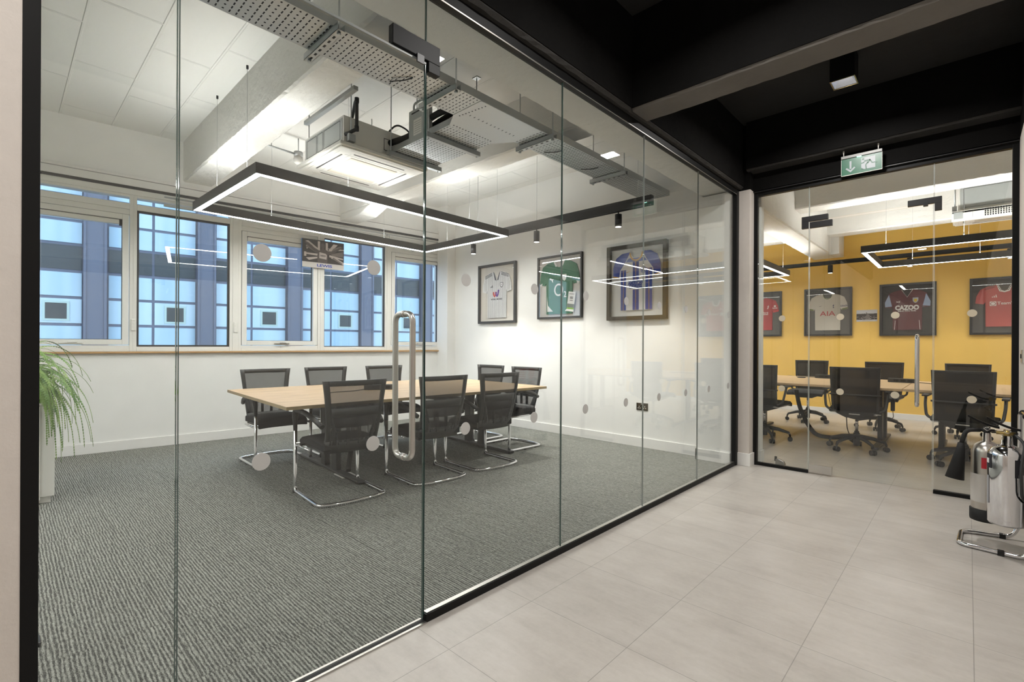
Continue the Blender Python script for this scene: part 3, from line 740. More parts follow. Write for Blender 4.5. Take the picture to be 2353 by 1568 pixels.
e_.done('pipe_elbow', PLAST, ac)
MB().tube(fillet([(.25, .1, .30), (.34, .14, .38), (.46, .20, .30), (.50, .26, .12), (.52, .28, .09)], .08, 6), .008, 6).done('black_hose', RUBBER, ac)
t = thing('duct_rail', 'short galvanised channel fixed under the front edge of the near white beam', 'metal channel')
MB().box(-4.18, -3.32, 1.795, 1.83, 3.09, 3.12).done('channel', GALV, t)
# yellow room cassette
ac2, _ = cassette('air_conditioner', 'cream air conditioner with a slotted grille above the far right ring light', .75, 8.05, 2.74, 1.8, .75, .30, 3.5)
q = MB()
for i in range(26):
    for j in range(4): q.box(-.62+i*.021, -.608+i*.021, -.3775, -.3745, .012+.022*j-.06, .028+.022*j-.06)
g_ = MB().box(-.9, .9, -.375, -.33, -.075, .045).done('front_panel', WPLAST, ac2, bevel=.006)
q.done('grille_slots', GASK, g_)
MB().box(-.88, -.80, -.378, -.374, -.05, .03).box(-.72, -.715, -.378, -.374, -.05, .03).done('panel_latch', GREYP, g_)

# smoke detector with conduit
t = thing('smoke_detector', 'white round smoke detector on a surface conduit near the air conditioner', 'smoke detector', (-5.52, 2.31, 3.235))
MB().lathe([(.0, 0), (.035, .0), (.05, .02), (.052, .05), (.045, .055), (.045, .075), (.0, .078)], (0, 0, 0), 20).done('detector_head', WPLAST, t)
MB().cyl((0, 0, .075), (0, 0, .13), .048, 16).done('back_box', GALV, t)
MB().tube([(0, 0, .10), (.03, -.40, .10)], .011, 8).done('conduit', GALV, t)
MB().cyl((0, 0, .13), (0, 0, .284), .006, 6).cyl((.02, -.30, .10), (.02, -.30, .284), .005, 6).done('hanger', GALV, t)

# ------------------------------------------------------------------ conference table (carpeted room)
def t_table(name, label, loc, rz, L, Wd, H, top, edge, frames, foot, colw=(.05, .09), gap=.26):
    t = thing(name, label, 'table', loc, rz)       # origin: near-left corner on the floor; x along width, y along length
    tp = MB().box(-Wd, 0, 0, L, H-.025, H).done('tabletop', top, t)
    MB().box(-Wd-.0015, .0015, -.0015, L+.0015, H-.0255, H-.0008).done('edge_band', edge, tp)
    for y in frames:
        MB().box(-foot[0], -foot[1], y-.035, y+.035, .008, .035).done('foot_beam', PLASTG, t, bevel=.008)
        for x in (-Wd/2-gap/2, -Wd/2+gap/2): MB().box(x-colw[0], x+colw[0], y-.025, y+.025, .03, H-.06).done('leg', PLASTG, t, bevel=.006)
        MB().box(-Wd+.25, -.25, y-.03, y+.03, H-.06, H-.025).done('support_arm', PLASTG, t)
    return t
tb = t_table('conference_table', 'large oak conference table ringed by black mesh chairs on the carpet', (-3.575, 1.42, 0), R(-4), 2.73, 1.74, .74, OAK, OAKE, (.68, 2.42), (1.62, .22))
MB().box(-1.2, -.5, .9, .93, .50, .715).box(-1.2, -.5, 1.75, 1.78, .6, .715).box(-.9, -.8, .7, 2.4, .66, .715).done('cable_trough', PLAST, tb)
wcl = MB(); sp = fillet([(-.80, .90, .70), (-.86, .90, .45), (-.80, .86, .25), (-.70, .78, .05), (-.66, .76, .02)], .12, 8)
wcl.tube(sp, .024, 8); wcl.done('cable_spine', RUBBER, tb)
t = thing('floor_box', 'silver floor socket plate under the oak table', 'floor socket', (-4.13, 2.17, 0), R(-4))
MB().box(-.10, .10, -.07, .07, 0, .006).done('plate', WPLAST, t, bevel=.003)
MB().box(-.05, .05, -.03, .03, .006, .008).done('lid', STEEL, t)
def power_box(label, loc, rz, cab):
    t = thing('power_box', label, 'power box', loc, rz)
    MB().box(-.15, .15, -.035, .035, .002, .052).done('casing', PLASTG, t, bevel=.005)
    q = MB()
    for x in (-.09, -.02, .05): q.box(x, x+.05, -.037, -.0345, .012, .042)
    q.done('socket_face', BLACK, t)
    MB().tube(fillet(cab, .05, 5), .004, 6).done('cable', RUBBER, t); return t
power_box('low black power box lying in the middle of the oak conference table', (-4.30, 2.62, .74), R(62), [(-.15, -.02, .01), (-.22, -.12, .006), (-.40, -.20, .006), (-.5, -.30, .006)])

# ------------------------------------------------------------------ visitor chair
def visitor():
    t = thing('visitor_chair', 'x', 'chair', (0, 0, 0), 0, 'black mesh cantilever chairs around the oak table')
    r = .0145
    path = fillet([(-.262, .262, .60), (-.262, .262, r), (-.265, -.25, r), (-.15, -.285, r), (0, -.295, r), (.15, -.285, r), (.265, -.25, r), (.262, .262, r), (.262, .262, .60)], .045, 6)
    MB().tube(path, r, 10).tube([(-.262, .24, .40), (.262, .24, .40)], .009, 8).tube([(-.262, .262, .385), (-.262, -.05, .39)], .009, 8).tube([(.262, .262, .385), (.262, -.05, .39)], .009, 8).done('sled_frame', CHROME, t)
    for s in (-1, 1):
        f = MB().cyl((s*.262, .262, .0), (s*.262, .262, .05), .02, 10, .013).done('foot_pad', RUBBER, t)
        a = MB(); p = fillet([(s*.262, .262, .50), (s*.264, .265, .60), (s*.268, .23, .675), (s*.268, .05, .67), (s*.262, -.12, .64), (s*.235, -.235, .585)], .06, 5)
        n = len(p); a.tube(p, .02, 10, rad=[.015+.010*math.sin(PI*min(1, i/(n*.6))) if i < n*.6 else .019 for i in range(n)])
        a.done('armrest', PLAST, t)
    for s in (-1, 1):
        for y in (.02, -.15): MB().box(s*.264-.012, s*.264+.012, y-.015, y+.015, 0, .012).done('glide', RUBBER, t)
    # seat
    st = MB()
    def seat(u, v):
        x = (u-.5)*.47*(1-.06*(1-v)); y = -.215+v*.47; k = max(0, (v-.8)/.2)
        return (x, y, .462-.03*math.cos(PI*(u-.5))*0 + .012*math.sin(PI*v) - .028*k*k - .008*(abs(u-.5)*2)**4)
    st.grid(seat, 10, 10, (0, 0, -.062)); st.done('seat', FABRIC, t, bevel=.012)
    # back surface
    def hw(z): return .205+.045*((z-.42)/.5)**1.6 if z > .42 else .205
    def back(u, z):   # u in -1..1
        y = -.225-.10*((z-.38)/.55)-.028*math.sin(PI*(z-.38)/.55)+.035*u*u
        return Vector((u*hw(z), y, z))
    fr = MB()
    def strip(u0, u1, z0, z1, nu, nz, m_=fr, th=.018, taper=None):
        def f(a, b):
            z = z0+(z1-z0)*b
            ua, ub = (u0, u1) if taper is None else taper(z)
            return back(ua+(ub-ua)*a, z)
        m_.grid(f, nu, nz, (0, th, 0))
    strip(-1, -.84, .47, .925, 2, 10); strip(.84, 1, .47, .925, 2, 10)
    strip(-.84, .84, .885, .925, 10, 2); strip(-.84, .84, .71-.06, .72, 10, 2)
    strip(0, 0, .44, .66, 2, 6, taper=lambda z: (-.86, -.86+.30*(1-(z-.44)/.22)**1.0+.04)); strip(0, 0, .44, .66, 2, 6, taper=lambda z: (.86-.30*(1-(z-.44)/.22)-.04, .86))
    strip(-1, 1, .375, .475, 10, 2, th=.03)
    fr.done('back_frame', PLASTG, t)
    md = MB(); strip(-.85, .85, .72, .89, 12, 4, md, .003); md.done('back_mesh', MESHF, t)
    m2 = MB(); strip(-.85, .85, .57, .655, 10, 3, m2, .006); m2.done('lumbar_mesh', MESHD, t)
    m3 = MB(); strip(-.84, .84, .46, .575, 10, 3, m3, .003); m3.done('lower_mesh', MESHF, t)
    MB().obox((-.045, -.245, .52), (.022, .02, .17)).obox((.045, -.245, .52), (.022, .02, .17)).done('lumbar_support', PLAST, t)
    MB().box(-.2, .2, -.18, .2, .375, .40).done('seat_pan', PLAST, t)
    return t
v0 = visitor()
vc = [
 ((-3.655, 1.875), R(85.5), 'black mesh chair nearest the viewer, back turned, first of three on the glass side'),
 ((-3.60, 2.68), R(85.5), 'black mesh chair behind the steel door handle, middle one on the glass side'),
 ((-3.59, 3.36), R(85.5), 'black mesh chair on the glass side farthest from the fern, next to the table end'),
 ((-5.20, 1.95), R(-92), 'black mesh chair on the window side with its whole left arm showing, nearest the fern'),
 ((-5.22, 2.62), R(-94), 'black mesh chair on the window side, second from the fern'),
 ((-5.12, 3.33), R(-95), 'black mesh chair on the window side seen behind the tall door handle'),
 ((-4.64, 4.22), R(180), 'black mesh chair at the far table end, the one nearer the windows'),
 ((-3.95, 4.15), R(178), 'black mesh chair at the far table end with bare chrome sled loop, nearer the glass')]
for i, (p, a, lab) in enumerate(vc):
    if i == 0: v0.location = (p[0], p[1], 0); v0.rotation_euler = (0, 0, a); v0['label'] = lab
    else: dup(v0, (p[0], p[1], 0), a, lab)

# ------------------------------------------------------------------ task chair (yellow room)
def task():
    t = thing('office_chair', 'x', 'chair', (0, 0, 0), 0, 'black office chairs around the pale oak table')
    for k in range(5):
        a = R(90+72*k); c, s = math.cos(a), math.sin(a)
        def P(rr, z, off=0): return (c*rr-s*off, s*rr+c*off, z)
        m = MB()
        m.tube([P(.03, .155), P(.15, .142), P(.27, .105), P(.285, .07)], .02, 8, rad=[.028, .022, .016, .012])
        lg = m.done('base_leg', PLAST, t)
        q = MB()
        for o_ in (-.017, .017):
            q.cyl(P(.285, .028, o_-.010), P(.285, .028, o_+.010), .028, 14)
        q.cyl(P(.285, .028, 0), P(.285, .075, 0), .010, 8)
        q.done('caster', PLAST, lg)
    MB().cyl((0, 0, .055), (0, 0, .20), .032, 14).cyl((0, 0, .2), (0, 0, .22), .024, 12).done('column_cover', PLAST, t)
    MB().cyl((0, 0, .20), (0, 0, .40), .015, 12).cyl((0, 0, .30), (0, 0, .345), .0165, 12).done('gas_lift', CHROME, t)
    MB().prism([(-.20, .44), (.20, .44), (.09, .385), (-.09, .385)], -.17, .16, 'y').done('mechanism', PLAST, t, bevel=.01)
    def seat(u, v):
        return ((u-.5)*.49, -.22+v*.47, .500+.008*math.sin(PI*v)-.03*max(0, (v-.8)/.2)**2-.006*(abs(u-.5)*2)**4)
    MB().grid(seat, 8, 8, (0, 0, -.045)).done('seat', FABRIC, t, bevel=.01)
    MB().box(-.235, .235, -.21, .22, .440, .456).done('seat_shell', mat('pale_grey_shell', (.55, .54, .52), .5), t, bevel=.006)
    def hw(z): return .215+.02*(z-.45)/.5
    def back(u, z):
        return Vector((u*hw(z), -.235-.06*max(0., (z-.42)/.55)**1.2-.02*math.sin(PI*(z-.42)/.55)+.03*u*u, z))
    fr = MB()
    def strip(m_, u0, u1, z0, z1, nu, nz, th): m_.grid(lambda a, b: back(u0+(u1-u0)*a, z0+(z1-z0)*b), nu, nz, (0, th, 0))
    strip(fr, -1, -.90, .47, .965, 1, 8, .022); strip(fr, .90, 1, .47, .965, 1, 8, .022); strip(fr, -.9, .9, .935, .965, 8, 1, .022)
    fr.grid(lambda a, b: back(-1+2*a, .47-.09*b*(1-abs(2*a-1)**1.5)), 10, 2, (0, .022, 0))
    fr.done('back_frame', PLAST, t, bevel=.003)
    mm = MB(); strip(mm, -.9, .9, .465, .94, 10, 8, .003); mm.done('back_mesh', MESHD, t)
    lp = MB(); lp.grid(lambda a, b: back(-1.06+2.12*a, .665-.018*b)+Vector((0, -.012, 0)), 10, 1, (0, .012, 0)); lp.done('lumbar_bar', PLASTG, t)
    MB().box(-.05, .05, -.262, -.256, .435, .445).done('maker_strip', STEEL, t)
    for s in (-1, 1):
        a = MB(); a.tube(fillet([(s*.22, -.22, .47), (s*.275, -.20, .50), (s*.29, -.16, .62), (s*.29, -.10, .70)], .04, 4), .014, 8)
        a.box(s*.29-.028, s*.29+.028, -.17, .08, .69, .71); a.done('armrest', PLASTG, t, bevel=.006)
    return t
c0 = task()
tc = [((-.935, 6.80), R(3), 'black office chair with its back to the door, centre of the yellow room front'),
      ((-1.90, 6.75), R(-4), 'black office chair half hidden by the left frame of the far glass front'),
      ((-.02, 6.66), R(-4), 'black office chair nearest the fire extinguishers in the yellow room'),
      ((-1.86, 8.85), R(180), 'black office chair across the pale table under the white shirt picture'),
      ((-.93, 8.80), R(176), 'black office chair across the pale table below the small stadium photo'),
      ((-.05, 8.80), R(170), 'black office chair across the table, hidden behind the nearest right chair')]
for i, (p, a, lab) in enumerate(tc):
    if i == 0: c0.location = (p[0], p[1], 0); c0.rotation_euler = (0, 0, a); c0['label'] = lab
    else: dup(c0, (p[0], p[1], 0), a, lab)

# ------------------------------------------------------------------ yellow room tables
def ytable(x0, x1, label, legs):
    t = thing('meeting_table', label, 'table', (x0, 6.66, 0))
    L = x1-x0; H = .74
    tp = MB().box(0, L, 0, 1.72, H-.025, H).done('tabletop', OAKX, t)
    MB().box(-.001, L+.001, -.0015, 1.7215, H-.0255, H-.0008).done('edge_band', OAKX, tp)
    MB().box(.1, L-.1, .45, .48, H-.07, H-.03).box(.1, L-.1, 1.25, 1.28, H-.07, H-.03).done('crossbar', PLAST, t)
    for x in legs:
        for y in (.75, 1.15): MB().box(x-x0-.025, x-x0+.025, y-.045, y+.045, .03, H-.05).done('leg', PLAST, t, bevel=.005)
        MB().box(x-x0-.035, x-x0+.035, .25, 1.50, .006, .035).done('foot_beam', PLASTG, t, bevel=.008)
    return t
ytable(-3.0, -.52, 'pale oak meeting table on the left in the yellow room', (-2.2, -.78))
ytable(-.51, 2.0, 'pale oak meeting table on the right in the yellow room, running off behind the frame', (-.22, 1.6))
power_box('black power box on the pale table behind the chrome door handle', (-.60, 7.86, .74), R(-4), [(.15, 0, .01), (.3, -.05, .006), (.62, -.04, .006), (.8, -.12, .006)])
power_box('flat black power box far left on the pale table', (-1.45, 8.05, .74), R(-8), [(-.15, 0, .01), (-.25, .03, .006), (-.4, -.02, .006)])
t = thing('webcam', 'small black conference puck on the left pale table', 'speaker puck', (-1.75, 7.95, .74))
MB().lathe([(.05, 0), (.055, .008), (.045, .018), (.0, .02)], (0, 0, 0), 20).done('puck_body', PLAST, t)
t = thing('cable_spine', 'thick black cable sleeve curling over the floor under the left pale table', 'cable sleeve')
MB().tube(fillet([(-1.70, 7.45, .60), (-1.66, 7.42, .38), (-1.54, 7.35, .15), (-1.42, 7.22, .045), (-1.24, 7.30, .03), (-1.10, 7.32, .06), (-1.02, 7.22, .03)], .12, 8), .026, 8).done('sleeve', RUBBER, t)
MB().tube(fillet([(-1.15, 7.5, .62), (-1.14, 7.5, .3), (-1.12, 7.42, .12), (-1.02, 7.26, .02)], .1, 6), .006, 6).tube(fillet([(-1.35, 7.5, .62), (-1.30, 7.5, .35), (-1.1, 7.5, .30), (-.98, 7.5, .45), (-.95, 7.5, .62)], .12, 8), .004, 6).done('loose_cable', RUBBER, t)
t = thing('cable_adapter', 'black power adapter hanging below the left pale table end', 'adapter', (-.66, 7.4, 0))
MB().box(-.02, .02, -.02, .02, .42, .56).done('adapter_block', PLAST, t, bevel=.004)
MB().tube(fillet([(0, 0, .56), (.0, 0, .70), (-.02, 0, .70)], .02), .004, 6).tube(fillet([(0, 0, .42), (.01, 0, .33), (-.06, .0, .32), (-.10, 0, .45), (-.10, 0, .69)], .04), .004, 6).done('cord', RUBBER, t)

# ------------------------------------------------------------------ framed shirts
def flat(poly, y, th, name, m, parent):   # extruded outline facing -y
    return MB().prism(poly, y, y+th, 'y').done(name, m, parent)
def circ(cx, cz, rx, rz=None, n=28, a0=0, a1=360):
    rz = rz or rx
    return [(cx+rx*math.cos(R(a0+(a1-a0)*k/n)), cz+rz*math.sin(R(a0+(a1-a0)*k/n))) for k in range(n)]
def ringpoly(mb, cx, cz, r0, r1, y, th, n=32, sx=1.):
    for k in range(n):
        a, b = 2*PI*k/n, 2*PI*(k+1)/n
        mb.prism([(cx+sx*r0*math.cos(a), cz+r0*math.sin(a)), (cx+sx*r1*math.cos(a), cz+r1*math.sin(a)), (cx+sx*r1*math.cos(b), cz+r1*math.sin(b)), (cx+sx*r0*math.cos(b), cz+r0*math.sin(b))], y, y+th, 'y')
    return mb
def frame(label, x0, x1, z0, z1, Yw, bw, depth, fm, backm, group):
    W_, H_ = x1-x0, z1-z0
    t = thing('framed_shirt', label, 'framed shirt', ((x0+x1)/2, Yw, z0), 0, group)
    a = W_/2
    f = MB(); f.box(-a, -a+bw, -depth, 0, 0, H_); f.box(a-bw, a, -depth, 0, 0, H_); f.box(-a+bw, a-bw, -depth, 0, 0, bw); f.box(-a+bw, a-bw, -depth, 0, H_-bw, H_)
    f.done('frame', fm, t, bevel=.002)
    MB().box(-a+bw, a-bw, -.008, -.001, bw, H_-bw).done('backing_board', backm, t)
    MB().box(-a+bw, a-bw, -depth+.006, -depth+.009, bw, H_-bw).done('glazing', PGLASS, t)
    return t, W_, H_
def shirt(t, m, W_, H_, z0, long_neck='round', sleeve=1.0, zc=None):
    # W_: sleeve to sleeve, H_: length; origin of outline at hem centre height z0
    k = W_; h = H_
    L = [(-.33, 0), (-.335, .60), (-.37, .545), (-.52*sleeve, .575), (-.50*sleeve, .74), (-.43, .90), (-.30, .965), (-.125, 1.0)]
    if long_neck == 'v': N = [(0, .80)]
    elif long_neck == 'open': N = [(-.08, .93), (-.01, .80), (.01, .80), (.08, .93)]
    else: N = [(-.11, .94), (-.07, .895), (0, .875), (.07, .895), (.11, .94)]
    Rr = [(-x, z) for x, z in L[::-1]]
    poly = [(x*k, z0+z*h) for x, z in L+N+Rr]
    return flat(poly, -.026, .014, 'shirt', m, t)
def tri3(mb, cx, cz, s, y):   # three slanted bars
    for i, hh in enumerate((.35, .65, 1.0)):
        x = cx+(i-1)*s*.36
        mb.prism([(x-s*.12, cz), (x+s*.14, cz), (x-s*.02*1, cz+s*hh*.8), (x-s*.16, cz+s*hh*.62)], y, y+.0006, 'y')
    return mb
def shield(cx, cz, s): return [(cx-s*.42, cz+s*.5), (cx+s*.42, cz+s*.5), (cx+s*.42, cz-s*.05), (cx+s*.25, cz-s*.38), (cx, cz-s*.55), (cx-s*.25, cz-s*.38), (cx-s*.42, cz-s*.05)]
def swoosh(cx, cz, s): return [(cx-s*.5, cz+s*.02), (cx-s*.44, cz-s*.14), (cx-s*.2, cz-s*.12), (cx+s*.5, cz+s*.22), (cx-s*.18, cz-s*.02), (cx-s*.36, cz-s*.02)]
def K(name, c, r=.75): return mat(name, c, r)
navy = K('navy_print', (.012, .018, .10)); ink = K('black_print', (.015, .015, .02)); wht = K('white_print', (.80, .80, .79)); gold = K('gold_print', (.62, .33, .05))
red = K('red_print', (.45, .02, .03)); CREAMB = K('cream_backing', (.66, .62, .55)); PALEB = K('pale_grey_backing', (.58, .56, .53)); WHB = K('white_backing', (.72, .72, .70))
GREYB = K('mid_grey_backing', (.085, .085, .082)); DKB = K('dark_backing', (.010, .012, .012))
FYO = -.0275
# 1 white pinstriped shirt
gw = 'framed shirts on the white wall'
t, W_, H_ = frame('framed white pinstriped shirt with an orange and purple swirl logo', -5.60, -4.80, 1.52, 2.425, YB, .035, .045, DARK, CREAMB, gw)
s_ = shirt(t, K('white_shirt_cloth', (.74, .74, .73)), .60, .70, .085, 'open')
q = MB()
for k in range(-9, 10):
    x = k*.0205
    if abs(x) < .007: zt = .085+.56
    else: zt = .085+.70*(.955 if abs(x) < .16 else .93) - (.02 if abs(x) < .09 else 0)
    if abs(x) < .07 and abs(x) > .001: zt = .085+.70*(.80+.12*abs(x)/.07)
    q.box(x-.0009, x+.0009, FYO, FYO+.001, .087, zt)
for s in (-1, 1):
    for k in range(3): x = s*(.225+.024*k); q.box(x-.0009, x+.0009, FYO, FYO+.001, .085+.70*(.58+.01*k), .085+.70*(.90-.06*k))
q.done('pinstripes', ink, s_)
q = MB()
for s in (-1, 1):
    q.prism([(s*.075, .785), (s*.055, .76), (s*.012, .655), (s*.035, .655)], FYO, FYO+.001, 'y')
    for d in (0, .018, .036): q.prism([(s*(.095), .776-d), (s*.25, .728-d), (s*.25, .720-d), (s*.095, .768-d)], FYO-.0004, FYO+.0008, 'y')
q.done('collar_trim', ink, s_)
tri3(MB(), -.105, .545, .05, FYO-.0006).done('maker_mark', ink, s_)
q = flat(shield(.105, .575, .075), FYO-.0006, .001, 'crest', ink, s_); flat(shield(.105, .577, .058), FYO-.0011, .0006, 'crest_field', wht, q); text('FFC', .022, ink, q, (.105, FYO-.0014, .575), .018)
q = MB()
for (x, cc, mt) in ((-.045, 0, 'o'),): q.tube([(-.065, FYO-.001, .475), (-.06, FYO-.001, .43), (-.042, FYO-.001, .405), (-.022, FYO-.001, .43), (-.015, FYO-.001, .48)], .011, 6)
q.done('swirl_mark', K('orange_red_print', (.65, .08, .05)), s_)
MB().tube([(-.012, FYO-.001, .475), (-.008, FYO-.001, .43), (.01, FYO-.001, .405), (.03, FYO-.001, .44), (.045, FYO-.001, .505)], .011, 6).done('swirl_mark', K('purple_print', (.12, .03, .30)), s_)
text('WORLD MOBILE', .03, ink, s_, (0, FYO-.001, .365), .24, bold=.0006)
# 2 green shirt
t, W_, H_ = frame('framed green shirt with a big white O2 print and a match ticket', -4.385, -3.635, 1.555, 2.41, YB, .024, .04, DARK, PALEB, gw)
GRN = K('green_shirt_cloth', (.018, .14, .075)); s_ = shirt(t, GRN, .66, .72, .06, 'round', .98)
q = MB()
for s in (-1, 1):
    q.prism([(s*.10, .775), (s*.075, .785), (s*.035, .71), (s*.055, .695)], FYO, FYO+.001, 'y')
    q.prism([(s*.20, .095), (s*.205, .30), (s*.19, .18), (s*.10, .095)], FYO, FYO+.001, 'y')
    q.prism([(s*.335, .475), (s*.285, .49), (s*.31, .44)], FYO, FYO+.001, 'y')
q.box(-.075, .075, FYO, FYO+.001, .765, .775)
q.done('white_trim', wht, s_)
ringpoly(MB(), -.005, .385, .062, .085, FYO-.001, .001, 32, .9).done('letter_print', wht, s_)
text('2', .11, wht, s_, (.103, FYO-.001, .315), .045, bold=.002)
flat([(-.16, .53), (-.13, .525), (-.115, .50), (-.10, .485), (-.105, .52), (-.085, .535), (-.11, .535), (-.13, .545), (-.155, .555)], FYO-.001, .001, 'leaping_mark', wht, s_)
q = flat(shield(.09, .545, .085), FYO-.001, .001, 'crest', wht, s_); flat(circ(.09, .56, .012), FYO-.0016, .0006, 'crest_detail', ink, q)
tk = thing('match_ticket', 'white and green match ticket pinned across the green shirt', 'ticket', (-4.01+.205, YB, 1.555+.215))
M_ = Matrix.Rotation(R(-10), 3, 'Y')
MB().obox((0, -.0305, 0), (.115, .003, .26), Matrix.Rotation(R(8), 3, 'Y')).done('card', wht, tk)
MB().obox((-.007, -.0325, -.055), (.113, .001, .05), Matrix.Rotation(R(8), 3, 'Y')).done('stadium_print', K('stadium_grey', (.16, .19, .18)), tk)
MB().obox((-.0125, -.0325, -.09), (.113, .001, .022), Matrix.Rotation(R(8), 3, 'Y')).done('pitch_print', K('pitch_green', (.22, .45, .06)), tk)
q = MB()
for (z, wd) in ((.10, .08), (.06, .05), (.05, .05), (.04, .05), (.015, .05)): q.obox((z*.14, -.0325, z), (wd, .001, .006), Matrix.Rotation(R(8), 3, 'Y'))
q.done('printed_lines', ink, tk)
# 3 blue & white stripes
t, W_, H_ = frame('framed blue and white striped shirt with yellow piping, largest frame on the white wall', -3.25, -2.47, 1.50, 2.40, YB, .045, .055, mat('dark_bronze_frame', (.035, .028, .018), .45, .3), WHB, gw)
WSH = K('white_shirt_front', (.72, .72, .72)); BLU = K('royal_blue_cloth', (.012, .05, .32)); s_ = shirt(t, WSH, .62, .71, .115, 'round')
q = MB()
def bz(x): return .115+.71*(.86 if abs(x) < .05 else .93)
for (xa, xb) in ((-.205, -.135), (-.045, .035), (.12, .205)):
    q.box(xa, xb, FYO, FYO+.001, .118, .36 if xa == -.045 else .60)
q.box(-.045, .035, FYO, FYO+.001, .47, .70)
for s in (-1, 1):
    q.prism([(s*.31, .53), (s*.23, .51), (s*.215, .60), (s*.14, .70), (s*.08, .81), (s*.19, .80), (s*.27, .75), (s*.31, .64)], FYO, FYO+.001, 'y')
q.prism([(-.14, .69), (.14, .69), (.10, .735), (-.10, .735)], FYO, FYO+.0008, 'y')
q.done('blue_stripes', BLU, s_)
q = MB()
for x in (-.17, -.005, .165): q.box(x-.003, x+.003, FYO-.001, FYO, .118, .36 if x == -.005 else .60)
q.box(-.008, -.002, FYO-.001, FYO, .47, .72)
for k in range(14):
    a, b = PI+PI*k/14, PI+PI*(k+1)/14
    q.prism([(.072*math.cos(a), .80+.085*math.sin(a)), (.072*math.cos(b), .80+.085*math.sin(b)), (.090*math.cos(b), .80+.105*math.sin(b)), (.090*math.cos(a), .80+.105*math.sin(a))], FYO-.001, FYO, 'y')
for s in (-1, 1): q.prism([(s*.31, .525), (s*.23, .508), (s*.23, .522), (s*.31, .54)], FYO-.001, FYO, 'y')
q.done('yellow_piping', gold, s_)
text('AMERICAN', .06, BLU, s_, (-.005, FYO-.001, .435), .205, bold=.003)
text('EXPRESS', .06, BLU, s_, (-.005, FYO-.001, .395), .165, bold=.003)
q = flat(circ(.095, .585, .038), FYO-.001, .001, 'crest', BLU, s_); ringpoly(MB(), .095, .585, .026, .031, FYO-.0016, .0006).done('crest_ring', wht, q)
flat([(.07, .585), (.10, .600), (.125, .588), (.10, .578)], FYO-.0016, .0006, 'bird_shape', wht, q)
flat(swoosh(-.10, .575, .06), FYO-.001, .001, 'maker_mark', gold, s_)

# yellow wall
gy = 'framed shirts on the yellow wall'; BF = mat('black_frame', (.012, .014, .016), .4)
def yframe(label, x0, x1, back, z0=1.382, z1=2.238): return frame(label, x0, x1, z0, z1, YW, .032, .045, BF, back, gy)[0]
t = yframe('framed red shirt cut off by the left frame of the far glass front', -3.30, -2.575, GREYB)
RD = K('red_shirt_cloth', (.42, .035, .045)); RD2 = K('bright_red_trim', (.70, .02, .03)); s_ = shirt(t, RD, .60, .62, .12, 'v')
q = MB()
for s in (-1, 1):
    q.prism([(s*.075, .74), (s*.055, .72), (s*.0, .60), (s*.0, .63)], FYO, FYO+.001, 'y'); q.prism([(s*.31, .475), (s*.215, .455), (s*.215, .475), (s*.31, .50)], FYO, FYO+.001, 'y')
q.done('red_trim', RD2, s_)
text('Standard', .04, wht, s_, (.03, FYO-.001, .455), .19, bold=.001); text('Chartered', .04, wht, s_, (.03, FYO-.001, .425), .19, bold=.001)
text('Expedia', .03, wht, s_, (.245, FYO-.001, .54), .085, bold=.001); flat(circ(.245, .575, .02), FYO-.001, .001, 'sleeve_disc', wht, s_)
flat([(.10, .53), (.12, .545), (.115, .575), (.135, .60), (.14, .575), (.13, .545), (.125, .525)], FYO-.001, .001, 'bird_mark', wht, s_)
t = yframe('framed cream shirt reading AIA in red letters', -2.20, -1.472, GREYB)
CR = K('cream_shirt_cloth', (.56, .53, .47)); s_ = shirt(t, CR, .58, .65, .10, 'round')
q = MB()
for s in (-1, 1): q.prism([(s*.30, .475), (s*.215, .455), (s*.215, .480), (s*.30, .50)], FYO, FYO+.001, 'y')
for k in range(12):
    a, b = PI+PI*k/12, PI+PI*(k+1)/12
    q.prism([(.062*math.cos(a), .74+.075*math.sin(a)), (.062*math.cos(b), .74+.075*math.sin(b)), (.070*math.cos(b), .74+.085*math.sin(b)), (.070*math.cos(a), .74+.085*math.sin(a))], FYO-.001, FYO, 'y')
q.done('olive_trim', K('olive_trim', (.12, .17, .03)), s_)
text('AIA', .12, K('faded_red_print', (.42, .03, .04)), s_, (0, FYO-.001, .395), .235, bold=.001)
text('cinch', .05, navy, s_, (.245, FYO-.001, .53), .10, bold=.001)
flat(swoosh(-.10, .535, .055), FYO-.001, .001, 'maker_mark', ink, s_)
q = flat(circ(.09, .505, .010), FYO-.001, .001, 'crest_ball', navy, s_); flat([(.088, .515), (.094, .53), (.10, .545), (.092, .56), (.083, .545), (.078, .535)], FYO-.001, .001, 'crest_bird', navy, s_)
t = yframe('framed claret shirt with pale blue sleeves and white lettering', -1.09, -.368, DKB, 1.376, 2.235)
CL = K('claret_shirt_cloth', (.085, .008, .016)); s_ = shirt(t, CL, .56, .66, .095, 'v')
q = MB()
for s in (-1, 1): q.prism([(s*.285, .475), (s*.195, .485), (s*.235, .68), (s*.27, .60), (s*.29, .55)], FYO-.0004, FYO+.0008, 'y')
q.done('pale_blue_sleeves', K('pale_blue_cloth', (.33, .42, .60)), s_)
q = MB()
for s in (-1, 1):
    q.prism([(s*.075, .755), (s*.068, .755), (s*.0, .625), (s*.0, .632)], FYO, FYO+.001, 'y'); q.prism([(s*.165, .10), (s*.160, .10), (s*.150, .25), (s*.155, .25)], FYO, FYO+.001, 'y')
q.done('fine_piping', wht, s_)
q = MB()
for k in range(4):
    for s in (-1, 1): q.prism([(0, .20+.09*k), (0, .204+.09*k), (s*.15, .32+.09*k), (s*.15, .316+.09*k)], FYO, FYO+.0008, 'y')
q.done('chevron_pattern', K('claret_pattern', (.14, .03, .04)), s_)
text('CAZOO', .10, wht, s_, (-.002, FYO-.001, .455), .305, bold=.006)
